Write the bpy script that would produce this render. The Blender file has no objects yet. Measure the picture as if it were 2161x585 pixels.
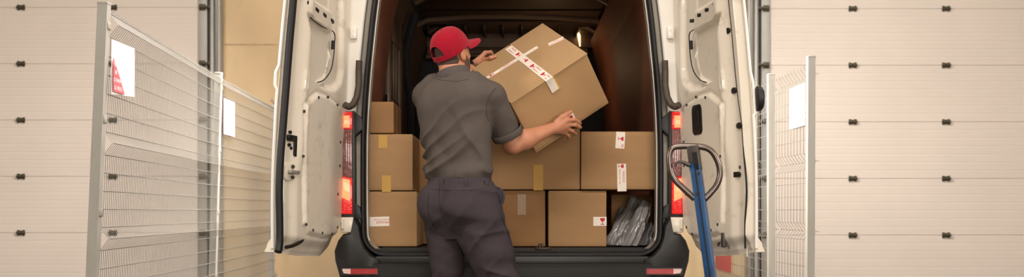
import bpy, bmesh, math, random
import numpy as np
from mathutils import Vector, Matrix
from mathutils.bvhtree import BVHTree

random.seed(7)
PI = math.pi
SC = bpy.context.scene
COL = SC.collection
F, CX, CY, CAMY, CAMZ = 2200.0, 1080.5, 445.0, -5.5, 0.87


def P(px, py, D):
    """Place a point of the photo at distance D in front of the lens."""
    return Vector(((px - CX) * D / F, D + CAMY, CAMZ + (CY - py) * D / F))


def PY(px, py, y):
    return P(px, py, y - CAMY)


# ---------------------------------------------------------------- materials
def lin(c):
    return tuple(((v / 255) / 12.92 if v / 255 <= .04045 else ((v / 255 + .055) / 1.055) ** 2.4) for v in c[:3]) + (1.0,)


def mat(name, col, rough=.6, metal=0., var=.0, vscale=6., bump=0., bscale=60., spec=.5, stretch=(1, 1, 1),
        stain=None, stain_scale=3., stain_amt=.0, emit=None, estr=0., trans=0., coat=0., sheen=0.):
    m = bpy.data.materials.new(name)
    m.use_nodes = True
    nt = m.node_tree
    b = nt.nodes['Principled BSDF']
    L = nt.links.new
    c = lin(col)
    b.inputs['Base Color'].default_value = c
    b.inputs['Roughness'].default_value = rough
    b.inputs['Metallic'].default_value = metal
    b.inputs['Specular IOR Level'].default_value = spec
    b.inputs['Coat Weight'].default_value = coat
    b.inputs['Sheen Weight'].default_value = sheen
    if trans:
        b.inputs['Transmission Weight'].default_value = trans
    if emit:
        b.inputs['Emission Color'].default_value = lin(emit)
        b.inputs['Emission Strength'].default_value = estr
    tc = nt.nodes.new('ShaderNodeTexCoord')
    mp = nt.nodes.new('ShaderNodeMapping')
    mp.inputs['Scale'].default_value = stretch
    L(tc.outputs['Object'], mp.inputs['Vector'])
    out = None
    if var:
        n = nt.nodes.new('ShaderNodeTexNoise')
        n.inputs['Scale'].default_value = vscale
        n.inputs['Detail'].default_value = 6
        L(mp.outputs['Vector'], n.inputs['Vector'])
        r = nt.nodes.new('ShaderNodeValToRGB')
        r.color_ramp.elements[0].position = .3
        r.color_ramp.elements[1].position = .7
        r.color_ramp.elements[0].color = tuple(v * (1 - var) for v in c[:3]) + (1,)
        r.color_ramp.elements[1].color = tuple(min(1, v * (1 + var)) for v in c[:3]) + (1,)
        L(n.outputs['Fac'], r.inputs['Fac'])
        out = r.outputs['Color']
    if stain:
        n = nt.nodes.new('ShaderNodeTexNoise')
        n.inputs['Scale'].default_value = stain_scale
        n.inputs['Detail'].default_value = 8
        n.inputs['Roughness'].default_value = .7
        L(mp.outputs['Vector'], n.inputs['Vector'])
        r = nt.nodes.new('ShaderNodeValToRGB')
        r.color_ramp.elements[0].position = .56
        r.color_ramp.elements[1].position = .74
        r.color_ramp.elements[0].color = (0, 0, 0, 1)
        r.color_ramp.elements[1].color = (stain_amt,) * 3 + (1,)
        L(n.outputs['Fac'], r.inputs['Fac'])
        x = nt.nodes.new('ShaderNodeMix')
        x.data_type = 'RGBA'
        L(r.outputs['Color'], x.inputs['Factor'])
        if out:
            L(out, x.inputs['A'])
        else:
            x.inputs['A'].default_value = c
        x.inputs['B'].default_value = lin(stain)
        out = x.outputs['Result']
    if out:
        L(out, b.inputs['Base Color'])
    if bump:
        n = nt.nodes.new('ShaderNodeTexNoise')
        n.inputs['Scale'].default_value = bscale
        n.inputs['Detail'].default_value = 4
        L(mp.outputs['Vector'], n.inputs['Vector'])
        bp = nt.nodes.new('ShaderNodeBump')
        bp.inputs['Strength'].default_value = bump
        bp.inputs['Distance'].default_value = .01
        L(n.outputs['Fac'], bp.inputs['Height'])
        L(bp.outputs['Normal'], b.inputs['Normal'])
    return m


M = {}
M['panel'] = mat('garage_panel', (184, 173, 163), .55, var=.03, vscale=1.2)
M['concrete'] = mat('concrete_wall', (186, 162, 127), .85, var=.11, vscale=1.6, bump=.15, bscale=35, stain=(150, 122, 88), stain_scale=1.3,
                    stain_amt=.5, stretch=(1, 1, .55))
M['floor'] = mat('concrete_floor', (92, 86, 79), .6, var=.1, vscale=2.)
M['plaster'] = mat('plaster', (215, 200, 180), .8)
M['ceil'] = mat('ceiling_paint', (215, 208, 198), .8)
M['galv'] = mat('galvanised_steel', (168, 162, 150), .5, .35, var=.14, vscale=9, stretch=(1, 1, .4))
M['galv_dark'] = mat('dark_steel', (92, 88, 82), .5, .6, var=.1)
M['rail'] = mat('rail_steel', (146, 142, 135), .5, .3, var=.1, vscale=5, stretch=(1, 1, .3))
M['seal'] = mat('rubber', (16, 15, 17), .55, bump=.1, bscale=90)
M['hinge'] = mat('hinge_metal', (70, 64, 50), .5, .5, var=.25, vscale=60)
M['post'] = mat('post_galvanised', (168, 164, 155), .5, .0, var=.06, vscale=14, stretch=(1, 1, .25), bump=.05, bscale=120, stain=(140, 128, 108),
                stain_scale=5, stain_amt=.35)
M['wire'] = mat('wire_galvanised', (132, 128, 121), .4, .2)
M['sign'] = mat('sign_white', (250, 246, 246), .4)
M['signpink'] = mat('sign_pink', (226, 172, 196), .4)
M['signred'] = mat('sign_red', (205, 60, 80), .45)
M['signdark'] = mat('sign_dark_red', (160, 58, 62), .5)
M['van'] = mat('van_white_paint', (232, 220, 201), .38, coat=.25, var=.02, vscale=4, stain=(128, 104, 76), stain_scale=9, stain_amt=.5)
M['vantrim'] = mat('van_trim_panel', (226, 214, 194), .5, var=.02, vscale=5)
M['vanwhite'] = mat('van_body_white', (238, 232, 222), .35, coat=.3)
M['jamb'] = mat('door_jamb_grey', (150, 142, 128), .45, var=.08, vscale=7)
M['bumper'] = mat('bumper_plastic', (38, 36, 34), .45, bump=.08, bscale=300, spec=.5)
M['bumperdark'] = mat('bumper_step', (30, 28, 26), .55, bump=.1, bscale=200, spec=.4)
M['sill'] = mat('sill_plastic', (34, 32, 30), .6, bump=.2, bscale=60, stretch=(1, 3, 1))
M['black'] = mat('black_plastic', (18, 17, 17), .45)
M['dark'] = mat('bulkhead_dark', (24, 23, 26), .75, var=.1, vscale=4)
M['ply'] = mat('plywood_lining', (160, 96, 72), .6, var=.14, vscale=3, stretch=(.5, .5, 3), bump=.06, bscale=30)
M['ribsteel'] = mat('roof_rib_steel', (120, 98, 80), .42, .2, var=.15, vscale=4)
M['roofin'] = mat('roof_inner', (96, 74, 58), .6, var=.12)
M['reflector'] = mat('reflector_red', (170, 14, 18), .25, coat=.5, bump=.15, bscale=250)
M['reflclear'] = mat('reflector_clear', (230, 190, 180), .2, coat=.6, bump=.3, bscale=120)
M['lamp_red'] = mat('tail_lamp_red', (200, 10, 12), .18, coat=.6, emit=(255, 16, 10), estr=.35, bump=.3, bscale=90)
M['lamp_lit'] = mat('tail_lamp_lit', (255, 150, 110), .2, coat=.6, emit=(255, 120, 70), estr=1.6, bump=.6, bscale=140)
M['lamp_clear'] = mat('tail_lamp_clear', (128, 80, 76), .2, .15, coat=.7, bump=.25, bscale=60)
M['cab_glow'] = mat('cab_slit_glow', (255, 214, 150), .4, emit=(255, 206, 130), estr=5)
M['tyre'] = mat('tyre', (22, 22, 22), .8)
M['card'] = mat('cardboard', (171, 133, 93), .82, var=.05, vscale=5, bump=.06, bscale=220, stretch=(1, 1, 3), spec=.25)
M['card2'] = mat('cardboard_dark', (158, 118, 78), .82, var=.05, vscale=5, bump=.06, bscale=220, stretch=(1, 1, 3), spec=.25)
M['card3'] = mat('cardboard_light', (170, 136, 97), .8, var=.04, vscale=5, bump=.05, bscale=220, stretch=(3, 1, 1), spec=.25)
M['cardheld'] = mat('cardboard_held', (180, 142, 100), .82, var=.04, vscale=5, bump=.06, bscale=220, stretch=(1, 1, 3), spec=.25)
M['cardedge'] = mat('cardboard_edge', (150, 112, 72), .9, var=.1, vscale=90)
M['tape_tan'] = mat('packing_tape_tan', (204, 160, 84), .55, coat=.0, spec=.2, var=.05, vscale=20)
M['tape_white'] = mat('fragile_tape_white', (240, 226, 210), .4, var=.03, vscale=30)
M['print_red'] = mat('print_red', (196, 24, 36), .5)
M['bag'] = mat('poly_bag_grey', (138, 134, 131), .26, coat=.3, bump=.08, bscale=9)
M['skin'] = mat('skin', (188, 127, 96), .5, var=.07, vscale=14, bump=.06, bscale=160, spec=.4)
M['skin'].node_tree.nodes['Principled BSDF'].inputs['Subsurface Weight'].default_value = .06
M['hair'] = mat('hair_dark', (70, 48, 38), .7, var=.3, vscale=260, bump=.5, bscale=500)
M['stubble'] = mat('stubble', (96, 64, 50), .75, var=.4, vscale=340, bump=.3, bscale=500)
M['shirt'] = mat('shirt_grey', (86, 77, 71), .9, var=.04, vscale=30, bump=.12, bscale=420, sheen=.0, spec=.2)
M['collar'] = mat('collar_grey', (84, 76, 72), .88, var=.05, vscale=40, bump=.1, bscale=420, spec=.2)
M['trouser'] = mat('trouser_charcoal', (62, 54, 57), .85, var=.05, vscale=40, bump=.1, bscale=500, sheen=.0, spec=.2)
M['pocket'] = mat('pocket_lining', (34, 33, 40), .8)
M['stitch'] = mat('stitch_dark', (36, 31, 33), .9)
M['cap'] = mat('cap_red', (152, 6, 32), .85, var=.05, vscale=60, bump=.14, bscale=500, sheen=.1, spec=.2)
M['shoe'] = mat('shoe_black', (30, 28, 28), .5)
M['eye'] = mat('eye_white', (225, 215, 205), .2)
M['chrome'] = mat('handle_steel', (116, 104, 97), .32, .9, var=.12, vscale=18, bump=.04, bscale=70)
M['blue'] = mat('jack_blue_paint', (16, 66, 110), .42, coat=.15, var=.12, vscale=14, stain=(30, 40, 52), stain_scale=12, stain_amt=.7)
M['jacksteel'] = mat('jack_steel', (78, 71, 66), .45, .6, var=.15, vscale=20)

# ---------------------------------------------------------------- objects
BASE = {}


def tag(o, label=None, cat=None, group=None, kind=None):
    for k, v in (('label', label), ('category', cat), ('group', group), ('kind', kind)):
        if v:
            o[k] = v
    return o


def empty(name, loc):
    o = bpy.data.objects.new(name, None)
    COL.objects.link(o)
    o.location = loc
    o.empty_display_size = .1
    BASE[o.name] = Vector(loc)
    return o


def link_mesh(name, me, m, parent=None, loc=None, smooth=35):
    off = BASE[parent.name] if parent else Vector(loc or (0, 0, 0))
    me.transform(Matrix.Translation(-off))
    o = bpy.data.objects.new(name, me)
    COL.objects.link(o)
    BASE[o.name] = off
    if parent:
        o.parent = parent
    else:
        o.location = off
    if m:
        me.materials.clear()
        me.materials.append(m)
    if smooth:
        me.shade_smooth()
        if smooth < 180:
            me.set_sharp_from_angle(angle=math.radians(smooth))
    return o


class MB:
    def __init__(s):
        s.bm = bmesh.new()

    def _merge(s, bm, X=None):
        if X is not None:
            bm.transform(X)
        me = bpy.data.meshes.new('t')
        bm.to_mesh(me)
        bm.free()
        s.bm.from_mesh(me)
        bpy.data.meshes.remove(me)
        return s

    def mesh(s, me, X=None):
        b = bmesh.new()
        b.from_mesh(me)
        return s._merge(b, X)

    def box(s, lo, hi, bevel=0, seg=2, X=None):
        b = bmesh.new()
        bmesh.ops.create_cube(b, size=1)
        lo, hi = Vector(lo), Vector(hi)
        for v in b.verts:
            v.co = Vector([lo[i] + (v.co[i] + .5) * (hi[i] - lo[i]) for i in range(3)])
        if bevel:
            bmesh.ops.bevel(b, geom=b.edges[:], offset=bevel, segments=seg, profile=.5, affect='EDGES')
        return s._merge(b, X)

    def tube(s, pts, r, n=8, closed=False, flat=None, twist=0):
        """Round tube along pts; r number or list; flat=(a,b) scales the two frame axes."""
        pts = [Vector(p) for p in pts]
        N = len(pts)
        rs = r if isinstance(r, (list, tuple)) else [r] * N
        b = bmesh.new()
        T = []
        for i in range(N):
            if closed:
                t = pts[(i + 1) % N] - pts[i - 1]
            else:
                t = pts[min(i + 1, N - 1)] - pts[max(i - 1, 0)]
            T.append(t.normalized())
        up = Vector((0, 0, 1)) if abs(T[0].z) < .9 else Vector((0, 1, 0))
        u = (up - T[0] * up.dot(T[0])).normalized()
        rings = []
        fa, fb = flat or (1, 1)
        for i in range(N):
            u = (u - T[i] * u.dot(T[i])).normalized()
            w = T[i].cross(u)
            rings.append([b.verts.new(pts[i] + (u * math.cos(a) * fa + w * math.sin(a) * fb) * rs[i])
                          for a in [2 * PI * k / n + twist for k in range(n)]])
        for i in range(N if closed else N - 1):
            A, Bq = rings[i], rings[(i + 1) % N]
            for k in range(n):
                b.faces.new((A[k], A[(k + 1) % n], Bq[(k + 1) % n], Bq[k]))
        if not closed:
            b.faces.new(rings[0][::-1])
            b.faces.new(rings[-1])
        bmesh.ops.recalc_face_normals(b, faces=b.faces[:])
        return s._merge(b)

    def prism(s, poly, d0, d1, X=None, bevel=0):
        """2D polygon in local xy, extruded along local z from d0 to d1, placed by matrix X."""
        b = bmesh.new()
        lo = [b.verts.new((x, y, d0)) for x, y in poly]
        hi = [b.verts.new((x, y, d1)) for x, y in poly]
        n = len(poly)
        b.faces.new(lo[::-1])
        b.faces.new(hi)
        for i in range(n):
            b.faces.new((lo[i], lo[(i + 1) % n], hi[(i + 1) % n], hi[i]))
        bmesh.ops.recalc_face_normals(b, faces=b.faces[:])
        if bevel:
            es = [e for e in b.edges if abs(e.verts[0].co.z - e.verts[1].co.z) < 1e-6]
            bmesh.ops.bevel(b, geom=es, offset=bevel, segments=2, profile=.5, affect='EDGES')
        return s._merge(b, X)

    def loft(s, rings, caps=(True, True), closed=True):
        b = bmesh.new()
        V = [[b.verts.new(p) for p in r] for r in rings]
        n = len(V[0])
        for i in range(len(V) - 1):
            for k in range(n if closed else n - 1):
                b.faces.new((V[i][k], V[i][(k + 1) % n], V[i + 1][(k + 1) % n], V[i + 1][k]))
        if caps[0]:
            b.faces.new(V[0][::-1])
        if caps[1]:
            b.faces.new(V[-1])
        bmesh.ops.recalc_face_normals(b, faces=b.faces[:])
        return s._merge(b)

    def build(s, name, m, parent=None, loc=None, smooth=35):
        me = bpy.data.meshes.new(name)
        s.bm.to_mesh(me)
        s.bm.free()
        return link_mesh(name, me, m, parent, loc, smooth)


def frame(o, ex, ey):
    ex, ey = Vector(ex).normalized(), Vector(ey).normalized()
    ez = ex.cross(ey)
    return Matrix(((ex.x, ey.x, ez.x, o[0]), (ex.y, ey.y, ez.y, o[1]), (ex.z, ey.z, ez.z, o[2]), (0, 0, 0, 1)))


def dense_line(pts, k=6):
    out = []
    n = len(pts)
    for i in range(n - 1):
        p0, p1, p2, p3 = pts[max(i - 1, 0)], pts[i], pts[i + 1], pts[min(i + 2, n - 1)]
        for j in range(k):
            t = j / k
            out.append(.5 * ((2 * p1) + (p2 - p0) * t + (2 * p0 - 5 * p1 + 4 * p2 - p3) * t * t + (3 * p1 - p0 - 3 * p2 + p3) * t ** 3))
    out.append(pts[-1])
    return out


def rrect(w, h, r, n=5, cx=0, cy=0):
    out = []
    for sx, sy, a0 in ((1, -1, -PI / 2), (1, 1, 0), (-1, 1, PI / 2), (-1, -1, PI)):
        for k in range(n + 1):
            a = a0 + PI / 2 * k / n
            out.append((cx + sx * (w / 2 - r) + r * math.cos(a), cy + sy * (h / 2 - r) + r * math.sin(a)))
    return out


def disc(r, n=16):
    return [(r * math.cos(2 * PI * k / n), r * math.sin(2 * PI * k / n)) for k in range(n)]


def text_me(body, size):
    cu = bpy.data.curves.new('t', 'FONT')
    cu.body = body
    cu.size = size
    cu.extrude = .0002
    cu.align_x = 'CENTER'
    cu.align_y = 'CENTER'
    cu.resolution_u = 3
    o = bpy.data.objects.new('t', cu)
    COL.objects.link(o)
    me = bpy.data.meshes.new_from_object(o.evaluated_get(bpy.context.evaluated_depsgraph_get()))
    bpy.data.objects.remove(o)
    bpy.data.curves.remove(cu)
    return me


GLASS = [[(-.34, .5), (.34, .5), (.36, .28), (.27, .08), (.05, -.06), (-.05, -.06), (-.27, .08), (-.36, .28)],
         [(-.045, -.06), (.045, -.06), (.045, -.4), (-.045, -.4)],
         [(-.32, -.5), (.32, -.5), (.3, -.42), (.05, -.37), (-.05, -.37), (-.3, -.42)]]


def put_print(mb, what, size, X, rot=0, cx=0, cy=0, z=.0012):
    T = X @ Matrix.Translation((cx, cy, z)) @ Matrix.Rotation(rot, 4, 'Z')
    if what == 'glass':
        for g in GLASS:
            mb.prism([(x * size, y * size) for x, y in g], -.0002, .0003, T)
    else:
        me = text_me(what, size)
        mb.mesh(me, T)
        bpy.data.meshes.remove(me)


# ---------------------------------------------------------------- the hall
WALL_Y = 5.78
mb = MB().box((-9, WALL_Y, 0), (9, WALL_Y + .3, 6.5))
w = mb.build('wall_back', M['concrete'], smooth=0)
tag(w, 'tan bare concrete wall behind the van between the two garage doors', 'wall', kind='structure')
jm = MB()
for z in (2.665, 5.1):
    jm.box((-3.12, WALL_Y - .006, z), (2.5, WALL_Y + .01, z + .012))
tag(jm.build('formwork_joint', mat('joint', (168, 145, 112), .9, var=.2, vscale=8), w), kind='structure')
tag(MB().box((-9, -14, -.2), (9, WALL_Y, 0)).build('floor', M['floor'], smooth=0), 'grey concrete floor of the loading hall', 'floor', kind='structure')
tag(MB().box((-9, -14, 6.5), (9, WALL_Y + .3, 6.7)).build('ceiling', M['ceil'], smooth=0), 'pale ceiling of the loading hall', 'ceiling', kind='structure')
tag(MB().box((-9.2, -14, 0), (-9, WALL_Y + .3, 6.5)).build('wall_left', M['plaster'], smooth=0), 'plain left wall of the loading hall', 'wall', kind='structure')
tag(MB().box((9, -14, 0), (9.2, WALL_Y + .3, 6.5)).build('wall_right', M['plaster'], smooth=0), 'plain right wall of the loading hall', 'wall', kind='structure')
tag(MB().box((-9.2, -14.2, 0), (9.2, -14, 6.5)).build('wall_front', M['plaster'], smooth=0), 'plain wall behind the camera', 'wall', kind='structure')

DY = 5.70  # front face of the garage doors
DD = DY - CAMY


def garage_door(name, x0, x1, hinge_px, zs, side, label):
    """Sectional door: horizontal panels with fine ribs, hinges on every joint, guide track on the edge beside the van."""
    base = Vector(((x0 + x1) / 2, DY, 0))
    prof = []
    H = zs[1] - zs[0]
    z = zs[0] - H
    joints = []
    while z < 4.6:
        joints.append(z)
        prof += [(0, z + .004), (-.0, z + .006)]
        for k in range(1, 7):
            zz = z + H * k / 7
            prof += [(0, zz - .007), (.0009, zz - .004), (.0009, zz + .004), (0, zz + .007)]
        prof += [(0, z + H - .006), (.006, z + H - .003), (.006, z + H + .003)]
        z += H
    ring0 = [(x0, DY + a, b) for a, b in prof] + [(x0, DY + .045, prof[-1][1]), (x0, DY + .045, prof[0][1])]
    ring1 = [(x1, p[1], p[2]) for p in ring0]
    d = MB().loft([ring0, ring1]).build(name, M['panel'], loc=base, smooth=0)
    tag(d, label, 'garage door', kind='structure')
    for j in joints:
        for px in hinge_px:
            x = (px - CX) * DD / F
            h = MB()
            h.box((x - .042, DY - .014, j - .03), (x - .016, DY + .001, j + .03), .004)
            h.box((x + .016, DY - .014, j - .03), (x + .042, DY + .001, j + .03), .004)
            h.tube([(x - .045, DY - .016, j), (x + .045, DY - .016, j)], .012, 10)
            h.box((x - .03, DY - .012, j - .024), (x + .03, DY + .001, j + .024), .003)
            h.build('hinge', M['hinge'], d)
    xe = x1 if side < 0 else x0          # edge towards the van
    s = -side                            # direction from the door to the van
    tr = MB()
    # edge stile, dark gap seal, and the C-shaped guide
    g = MB().box((min(xe - s * .10, xe), DY - .012, .0), (max(xe - s * .10, xe), DY + .03, 4.55), .004)
    g.build('edge_stile', M['rail'], d)
    MB().box((min(xe, xe + s * .03), DY + .0, 0), (max(xe, xe + s * .03), DY + .04, 4.6)).build('edge_seal', M['seal'], d)
    a, b = xe + s * .03, xe + s * .16
    tr.box((min(a, b), DY - .02, 0), (max(a, b), DY + .05, 4.7), .004)
    tr.box((min(b, b - s * .025), DY - .10, 0), (max(b, b - s * .025), DY - .0, 4.7), .006)
    tr.tube([(a + s * .035, DY - .06, .0), (a + s * .035, DY - .06, 4.7)], .022, 10)
    for z in (1.9, 3.2):
        tr.box((a + s * .03, DY - .10, z), (a + s * .1, DY + .0, z + .12), .004)
    tr.build('guide_track', M['rail'], d)
    for j in joints[1:]:
        r = MB()
        r.box((min(xe - s * .085, xe - s * .02), DY - .02, j - .035), (max(xe - s * .085, xe - s * .02), DY - .008, j + .035), .004)
        r.tube([(xe - s * .08, DY - .035, j), (xe + s * .06, DY - .035, j)], .014, 10)
        r.tube([(xe + s * .015, DY - .035, j), (xe + s * .05, DY - .035, j)], .03, 14)
        r.build('roller', M['hinge'], d)
    return d


def zpx(py, D):
    return CAMZ + (CY - py) * D / F


zl = [zpx(491.5, DD), zpx(372.6, DD)]
zr = [zpx(496.5, DD), zpx(377, DD)]
garage_door('door_1', -7.4, (438 - CX) * DD / F, (-150, 45, 239), zl, -1,
            'cream sectional garage door on the left behind the long wire fence')
garage_door('door_2', (1606 - CX) * DD / F, 7.4, (1799, 1996, 2191), zr, 1,
            'cream sectional garage door on the right behind the short wire fence')


# ---------------------------------------------------------------- wire fences
def fence(name, label, posts, bulge, spacing, H=1.945, near_w=.058):
    """posts: list of (x_top, y, x_bottom) along the fence; panels between them bulge towards +x at the folds."""
    root = empty(name, ((posts[0][0] + posts[-1][0]) / 2, (posts[0][1] + posts[-1][1]) / 2, 0))
    tag(root, label, 'fence')
    for i, (xt, y, xb) in enumerate(posts):
        p = MB()
        a = .0265
        poly = [(-a, -a), (a, -a), (a, a), (-a, a)]
        def ring(t):
            return [(xb + (xt - xb) * t / (H + .03) + u, y + v, t) for u, v in poly]
        p.loft([ring(0.0), ring(H + .03)])
        po = p.build('post', M['post'], root, smooth=0)
        c = MB()
        c.box((xt - a - .002, y - a - .002, H + .026), (xt + a + .002, y + a + .002, H + .04), .003)
        c.build('cap', M['post'] if i == 0 else M['post'], po)
        f = MB()
        f.box((xb - .09, y - .09, 0), (xb + .09, y + .09, .012), .003)
        f.build('base_plate', M['galv'], po)
        for z in (.35, .86, 1.36, 1.86):
            cl = MB()
            xx = xb + (xt - xb) * z / H
            cl.box((xx + a - .004, y - .012, z - .02), (xx + a + .004, y + .03, z + .02), .003)
            cl.build('clamp', M['galv'], po)
    # fold heights
    folds = [.20, .718, 1.232, 1.865]
    fh, fb = .062, bulge
    prof = [(0, .06)]
    hz = []
    for f in folds:
        prof += [(0, f - fh), (fb, f), (0, f + fh)]
        hz += [(f - fh, 0), (f, fb), (f + fh, 0)]
        for k in (1, 2, 3, 4):
            z = f + fh + k * (.0975 if f < 1.2 else .101)
            if z < 1.78 and not (f < 1.2 and k == 4):
                hz.append((z, 0))
    prof += [(0, H)]
    for i in range(len(posts) - 1):
        (xt0, y0, xb0), (xt1, y1, xb1) = posts[i], posts[i + 1]
        pn = MB()
        L = abs(y1 - y0)
        n = int(L / spacing)

        def xat(t, z):
            a = xb0 + (xt0 - xb0) * z / H
            b = xb1 + (xt1 - xb1) * z / H
            return a + (b - a) * t + .022
        for k in range(1, n):
            t = k / n
            y = y0 + (y1 - y0) * t
            pn.tube([(xat(t, z) + dx, y, z) for dx, z in prof], .0016 if spacing < .05 else .0024, 5)
        for z, dx in hz:
            pn.tube([(xat(t, z) + dx + .005, y0 + (y1 - y0) * t, z) for t in (.032 / L, .5, 1 - .03 / L)], .0028, 5)
        tag(pn.build('mesh_panel', M['wire'], root, smooth=60))
    return root


def wire_ends(root, x, y, z):
    for k, (dx, dz, b) in enumerate(((-.05, .05, .02), (-.03, .07, -.01), (.0, .06, .02), (.04, .05, -.02), (.06, .035, .02))):
        MB().tube(dense_line([Vector((x, y, z)), Vector((x + dx * .4 + b, y, z + dz * .6)), Vector((x + dx, y - .01, z + dz))], 4), .003, 5).build('wire_end', M['galv_dark'], root)


LP = [((220 - CX) / 395, 5.57 + CAMY, (191 - CX) / 395 - .012), ((461 - CX) / 262, 8.4 + CAMY, (452 - CX) / 262 - .02),
      ((582 - CX) / 200, 10.95 + CAMY, (577 - CX) / 200 - .015)]
fence('wire_fence', 'tall galvanised wire mesh fence at left with three posts, running back to the wall', LP, .045, .031)
wire_ends(bpy.data.objects['wire_fence'], LP[2][0], LP[2][1], 1.975)
RP = [((1711.5 - CX) / 293, 7.51 + CAMY, (1709 - CX) / 293), ((1626.5 - CX) / 259, 8.49 + CAMY, (1627 - CX) / 259), (2.06, 11.0 + CAMY, 2.06)]
fence('wire_fence', 'short galvanised wire mesh fence at right, beside the open right van door', RP, .045, .075)

# signs hanging on the fences, each a thin plate on the mesh facing the aisle


def sign(name, label, y0, y1, z0, z1, x0, x1, m, face, prints=None, strip=None, z0b=None):
    """thin plate from (x0,y0) to (x1,y1); face +1 looks to +x"""
    root = MB()
    z0b = z0 if z0b is None else z0b
    d = Vector((x1 - x0, y1 - y0, 0)).normalized()
    n = Vector((-d.y, d.x, 0))
    pts = [Vector((x0, y0, z0)), Vector((x1, y1, z0b)), Vector((x1, y1, z1)), Vector((x0, y0, z1))]
    root.loft([[p for p in pts], [p + n * .004 for p in pts]])
    o = root.build(name, m, loc=pts[0], smooth=0)
    tag(o, label, 'sign')
    return o


sx = LP[0][0] + .046
s = sign('warning_sign', 'white and red notice near the top of the tall left fence beside its front post', LP[0][1] + .04, LP[0][1] + .37,
         zpx(198, 5.6), zpx(82, 5.6), sx - .02, sx - .018, M['sign'], 1, z0b=zpx(203, 5.9))
tri = MB()
y0, y1 = LP[0][1] + .042, LP[0][1] + .21
za, zb = zpx(192, 5.6), zpx(120, 5.6)
Xs = frame((sx - .0145, 0, 0), (0, 1, 0), (0, 0, 1))
tri.prism([(y0, za), (y1, za - .002), (y0 + .09, za + .09), (y0, zb)], 0, .0012, Xs)
tr_o = tri.build('red_field', M['signred'], s)
for k, (t, c) in enumerate((('LL VELO', .07), ('O NAN', .055), ('RE', .04), ('ON', .03))):
    me = text_me(t, .030)
    MB().mesh(me, frame((sx - .0130, y0 + c, za + .022 + .042 * k), (0, 1, 0), (0, 0, 1))).build('lettering', M['sign'], s, smooth=0)
sign('warning_sign', 'pale pink notice behind the middle post of the left fence', LP[1][1] + .05, LP[1][1] + .39, zpx(283, 8.45), zpx(207, 8.45),
     LP[1][0] + .03, LP[1][0] + .028, M['signpink'], 1)
sign('notice_board', 'blank white square notice beside the front post of the right fence', RP[0][1] + .03, RP[0][1] + .45, zpx(263, 7.5), zpx(173, 7.5),
     RP[0][0] - .034, RP[0][0] - .032, M['sign'], -1)
sign('notice_board', 'dull red notice low on the right fence under the open van door', 4.35, 5.1, .28, .52,
     2.072, 2.072, M['signdark'], -1)

# ---------------------------------------------------------------- van
van = empty('van', (0, 2.5, 0))
tag(van, 'white cargo van with both rear doors open, seen from behind and loaded with boxes', 'van')


def arc(cx, cz, r, a0, a1, n=7):
    return [(cx + r * math.cos(a0 + (a1 - a0) * k / n), cz + r * math.sin(a0 + (a1 - a0) * k / n)) for k in range(n + 1)]


half = [(0.25, .645), (.5, .645)] + arc(.665, .755, .11, -PI / 2, 0, 7) + [(.777, .87), (.778, 1.05), (.777, 1.23), (.773, 1.36), (.766, 1.48),
        (.756, 1.61), (.744, 1.73), (.731, 1.86), (.716, 1.98), (.696, 2.12)] + arc(.55, 2.3, .13, .1, PI / 2, 6) + [(.25, 2.43)]
OPEN = half + [(-x, z) for x, z in reversed(half)]
NO = len(OPEN)


def nrm(i):
    a, b = Vector(OPEN[i - 1]), Vector(OPEN[(i + 1) % NO])
    t = (b - a).normalized()
    return Vector((t.y, -t.x))


NRM = [nrm(i) for i in range(NO)]


def oring(e, y, f=None):
    out = []
    for i, (x, z) in enumerate(OPEN):
        k = e
        if f:
            k = f(x, z, e)
        n = NRM[i]
        out.append(Vector((x + n.x * k, y, z + n.y * k)))
    return out


# jamb ring between the door seal and the painted body
MB().loft([oring(-.012, .10), oring(.0, .005), oring(.018, 0), oring(.022, .03), oring(.046, .03), oring(.05, .0)], caps=(False, False)).build('door_jamb', M['jamb'], van)
def low_in(x, z, e):
    return min(e, .09 + max(0, e - .09) * min(1, max(0, (z - .74) / .16)))


shell = [oring(.05, 0), oring(.056, -.008), oring(.10, -.004, low_in), oring(.15, .004, low_in), oring(.178, .03, low_in), oring(.185, .08, low_in)]
shell += [oring(.19, .3, low_in), oring(.19, 1.3), oring(.19, 3.6)]


def squash(ring, ztop, sx):
    return [Vector((p.x * sx, p.y, min(p.z, ztop) if p.z > ztop else p.z)) for p in ring]


shell += [squash(oring(.19, 4.2), 2.3, .99), squash(oring(.18, 4.7), 1.5, .96), squash(oring(.15, 5.25), 1.2, .9), squash(oring(.10, 5.4), 1.05, .8)]
MB().loft(shell, caps=(False, True)).build('body_shell', M['vanwhite'], van)
# rubber weatherstrip round the opening and its pale inner lip
MB().tube([p + Vector((0, -.008, 0)) for p in oring(.006, 0)], .017, 10, closed=True, flat=(.85, 1)).build('weatherstrip', M['seal'], van)
MB().tube([p for p in oring(-.012, .012) if p.z > .70], .003, 6).build('seal_lip', M['vanwhite'], van)

# cargo bay
MB().box((-.85, .03, .60), (.85, 3.75, .668)).build('cargo_floor', M['sill'], van, smooth=0)
sl = MB()
ys = [(-.012, .642), (.0, .650), (.05, .668), (.10, .672), (.14, .672), (.14, .60), (-.012, .60)]
sl.loft([[(-.70, a, b) for a, b in ys], [(.70, a, b) for a, b in ys]])
for k in range(3):
    sl.tube([(-.69, .015 + .02 * k, .657 + .006 * k), (.69, .015 + .02 * k, .657 + .006 * k)], .003, 6)
sl.build('sill_plate', M['sill'], van)
st = MB()
c = PY(1146, 528, .02)
st.prism(rrect(.085, .03, .014, 5), 0, .006, frame((c.x, .03, .668), (1, 0, 0), (0, .93, .3)), .001)
st.tube([(c.x - .02, .03, .672), (c.x - .02, .03, .692), (c.x - .005, .03, .694), (c.x - .005, .03, .672)], .006, 8)
st.build('striker_plate', M['chrome'], van)


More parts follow.
